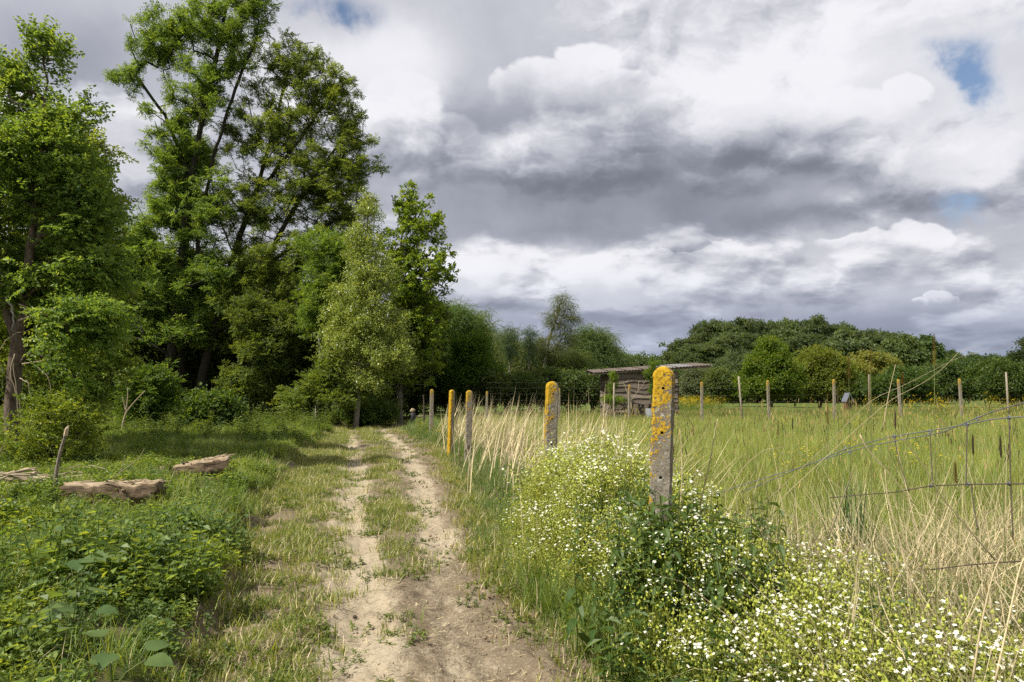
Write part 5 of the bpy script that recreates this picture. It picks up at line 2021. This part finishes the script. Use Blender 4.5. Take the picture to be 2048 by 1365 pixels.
bleaf = broad_leaf()
for (px, py, n_, L, lab) in [(150, 1160, 7, .15, 'large broad-leaved plant in the middle of the left bank weeds'), (150, 1245, 5, .13, 'broad-leaved plant just below the largest one on the left bank'), (225, 1350, 4, .11, 'broad-leaved plant at the bottom edge of the left bank')]:
    p = on_ground(px, py + 40)
    z = float(land(p[0], p[1]))
    root = empty('broad_leaved_plant', (p[0], p[1], z))
    tag(root, lab, 'plant')
    for k in range(n_):
        az = k * 2.4 + rng.random() * .5
        H = rng.uniform(.12, .27)
        R_ = rng.uniform(.05, .16)
        e = np.array([math.cos(az) * R_, math.sin(az) * R_, H])
        mb = MB(); mb.tube([(0, 0, 0), e * (.4, .4, .6), e], [.005, .004, .003], 4, .5)
        o = mb.build('stalk', M_leaf, root); o.color = (.09, .12, .04, 1)
        l = link('leaf', bleaf, root, tuple(e))
        l.scale = (L * rng.uniform(.85, 1.2),) * 3
        l.rotation_euler = (rng.normal() * .2, rng.uniform(-.1, .35), az)
        l.color = (.095, .145, .045, 1)

# flower spikes and dry stalks that stand out against the meadow
def spike(px, top, base_py, D, L, dark, lab, lean=0, grp='flower spikes above the meadow grass'):
    t = P(px, top, D); b = P(px - lean, base_py, D)
    gz = float(land(b[0], D)); b[2] = gz
    root = empty('flower_spike', tuple(b))
    tag(root, lab, 'flower spike', grp)
    m_ = (b + t) / 2 + (0, 0, 0)
    mb = MB(); mb.tube([b - b, m_ - b, t - b], [.0024, .002, .0014], 4, .6); o = mb.build('stem', M_leaf, root); o.color = (.12, .145, .045, 1)
    d = (t - m_); d /= np.linalg.norm(d)
    if dark == 'dark':
        mb = MB(); mb.tube([t - b - d * L, t - b - d * L * .8, t - b - d * L * .2, t - b], [.0016, .0045, .004, .0012], 6, .4)
        mb.build('spike', M_darkspike, root)
    else:
        mb = MB()
        for k in range(60):
            q = k / 60
            c = t - b - d * L * (1 - q)
            a = k * 2.4
            o_ = np.array([math.cos(a), math.sin(a), .35])
            leaf(mb, c, o_, (0, 0, 1), .013 * (1.15 - q * .6), .008, rng.random(), 0 if q > (.45 if dark == 'two' else 0) else 1)
        mb.build('spike', [plain_mat('brown_floret', (.24, .12, .03), .8, .4), plain_mat('yellow_floret', (.45, .40, .13), .8, .3)], root)


spike(1868, 668, 1000, 2.9, .14, 'two', 'tallest brown and yellow flower spike near the right, against the sky', 14, None)
spike(1741, 697, 1010, 3.3, .12, 'two', 'second tallest yellow flower spike, left of the tallest one', 8, None)
spike(1697, 712, 1000, 3.6, .12, 'one', 'third flower spike, all brown, against the doorway bushes', 2, None)
for (px, top, D, L) in [(1556, 842, 5, .10), (1585, 836, 5.2, .09), (1738, 748, 4, .16), (1655, 788, 4, .17), (1945, 868, 3.2, .10), (2000, 870, 3.0, .1), (1910, 925, 3, .09), (1675, 778, 4.4, .10), (1790, 820, 3.6, .1), (1805, 745, 4.4, .08)]:
    spike(px, top, 1010, D, L, 'dark' if rng.random() < .65 else 'one', 'dark slender flower spike rising from the meadow edge grass', rng.uniform(-6, 10))
for i, (pth, r, D) in enumerate([([(1400, 1010), (1412, 960), (1424, 905), (1430, 860), (1436, 838)], .0045, 4.6), ([(1525, 1010), (1600, 940), (1660, 885), (1740, 800), (1800, 775), (1860, 745), (1920, 712), (2050, 685)], .0015, 3.1),
                              ([(1560, 1000), (1640, 925), (1700, 870), (1780, 800), (1850, 765), (1895, 730), (1920, 700), (1968, 690)], .0012, 3.1),
                              ([(1720, 870), (1735, 900), (1790, 960), (1830, 1010)], .0034, 2.9), ([(1655, 1080), (1690, 985), (1710, 930)], .0035, 2.9), ([(1455, 985), (1490, 930), (1530, 898), (1570, 896)], .003, 4.2),
                              ([(1766, 860), (1777, 790), (1791, 730)], .003, 4.4), ([(1990, 1365), (2015, 1250), (2040, 1130), (2060, 1100)], .004, 2.3), ([(1945, 1365), (1960, 1260), (1985, 1150), (2005, 1105)], .004, 2.3), ([(1830, 1200), (1800, 1080), (1775, 1000), (1770, 940)], .0035, 2.7),
                              ([(1990, 1120), (1930, 1050), (1880, 990), (1840, 920), (1800, 870)], .003, 2.6), ([(1680, 1150), (1640, 1080), (1600, 1040), (1570, 1030)], .003, 3.0), ([(1360, 1030), (1365, 950), (1362, 880), (1360, 860)], .004, 4.3)]):
    sticks('dry_stalk', ('lone pale dry stalk standing right of the nearest post', 'longest dry stalk arching up to the right edge', 'thinner dry stalk arching beside the longest one', 'thick straw stalk slanting down across the wire', 'short dry stalk leaning right in the tangle', 'dry stalk bent over left of the sagging wire',
                         'single dry stalk leaning right before the far fence, beside the second flower spike', 'dry stalk at the bottom right corner, right of two', 'dry stalk at the bottom right corner, left of two', 'dry stalk leaning left under the wire', 'long dry stalk crossing under the wire knots', 'dry stalk bent left over the white flowers', 'thin dry stalk clinging beside the nearest post')[i], 'stalk', [pth], r, M_straw, D, partname='stalk')
cl = P(1700, 1000, 4.6)
mb = MB()
for i in range(70):
    b = rv(.07); b[2] = 0
    blade(mb, b, rng.random() * 6.28, abs(rng.normal()) * .12, rng.uniform(.5, .98), .014, rng.uniform(.1, .9), rng.random(), 4)
o = mb.build('sedge_clump', M_grass, None, loc=(cl[0], 4.6, float(land(cl[0], 4.6))))
o.color = (.055, .105, .038, 1)
tag(o, 'dense dark green sedge clump behind the sagging wire', 'sedge', kind=None)
for (px, py, D, lab) in [(880, 880, 13.5, 'cluster of yellow buttercups on the verge below the close pair of posts'), (842, 864, 17, 'small yellow flowers on the verge beside the far track')]:
    pp = on_ground(px, py + 12)
    pts = np.column_stack([pp[0] + rng.normal(size=9) * .25, pp[1] + rng.normal(size=9) * .4, np.zeros(9)])
    pts[:, 2] = land(pts[:, 0], pts[:, 1])
    o = scatter('yellow_flowers', G_butter, pts, rz(9), rng.uniform(.7, .95, 9), (.09, .14, .03))
    tag(o, lab, 'flowers')
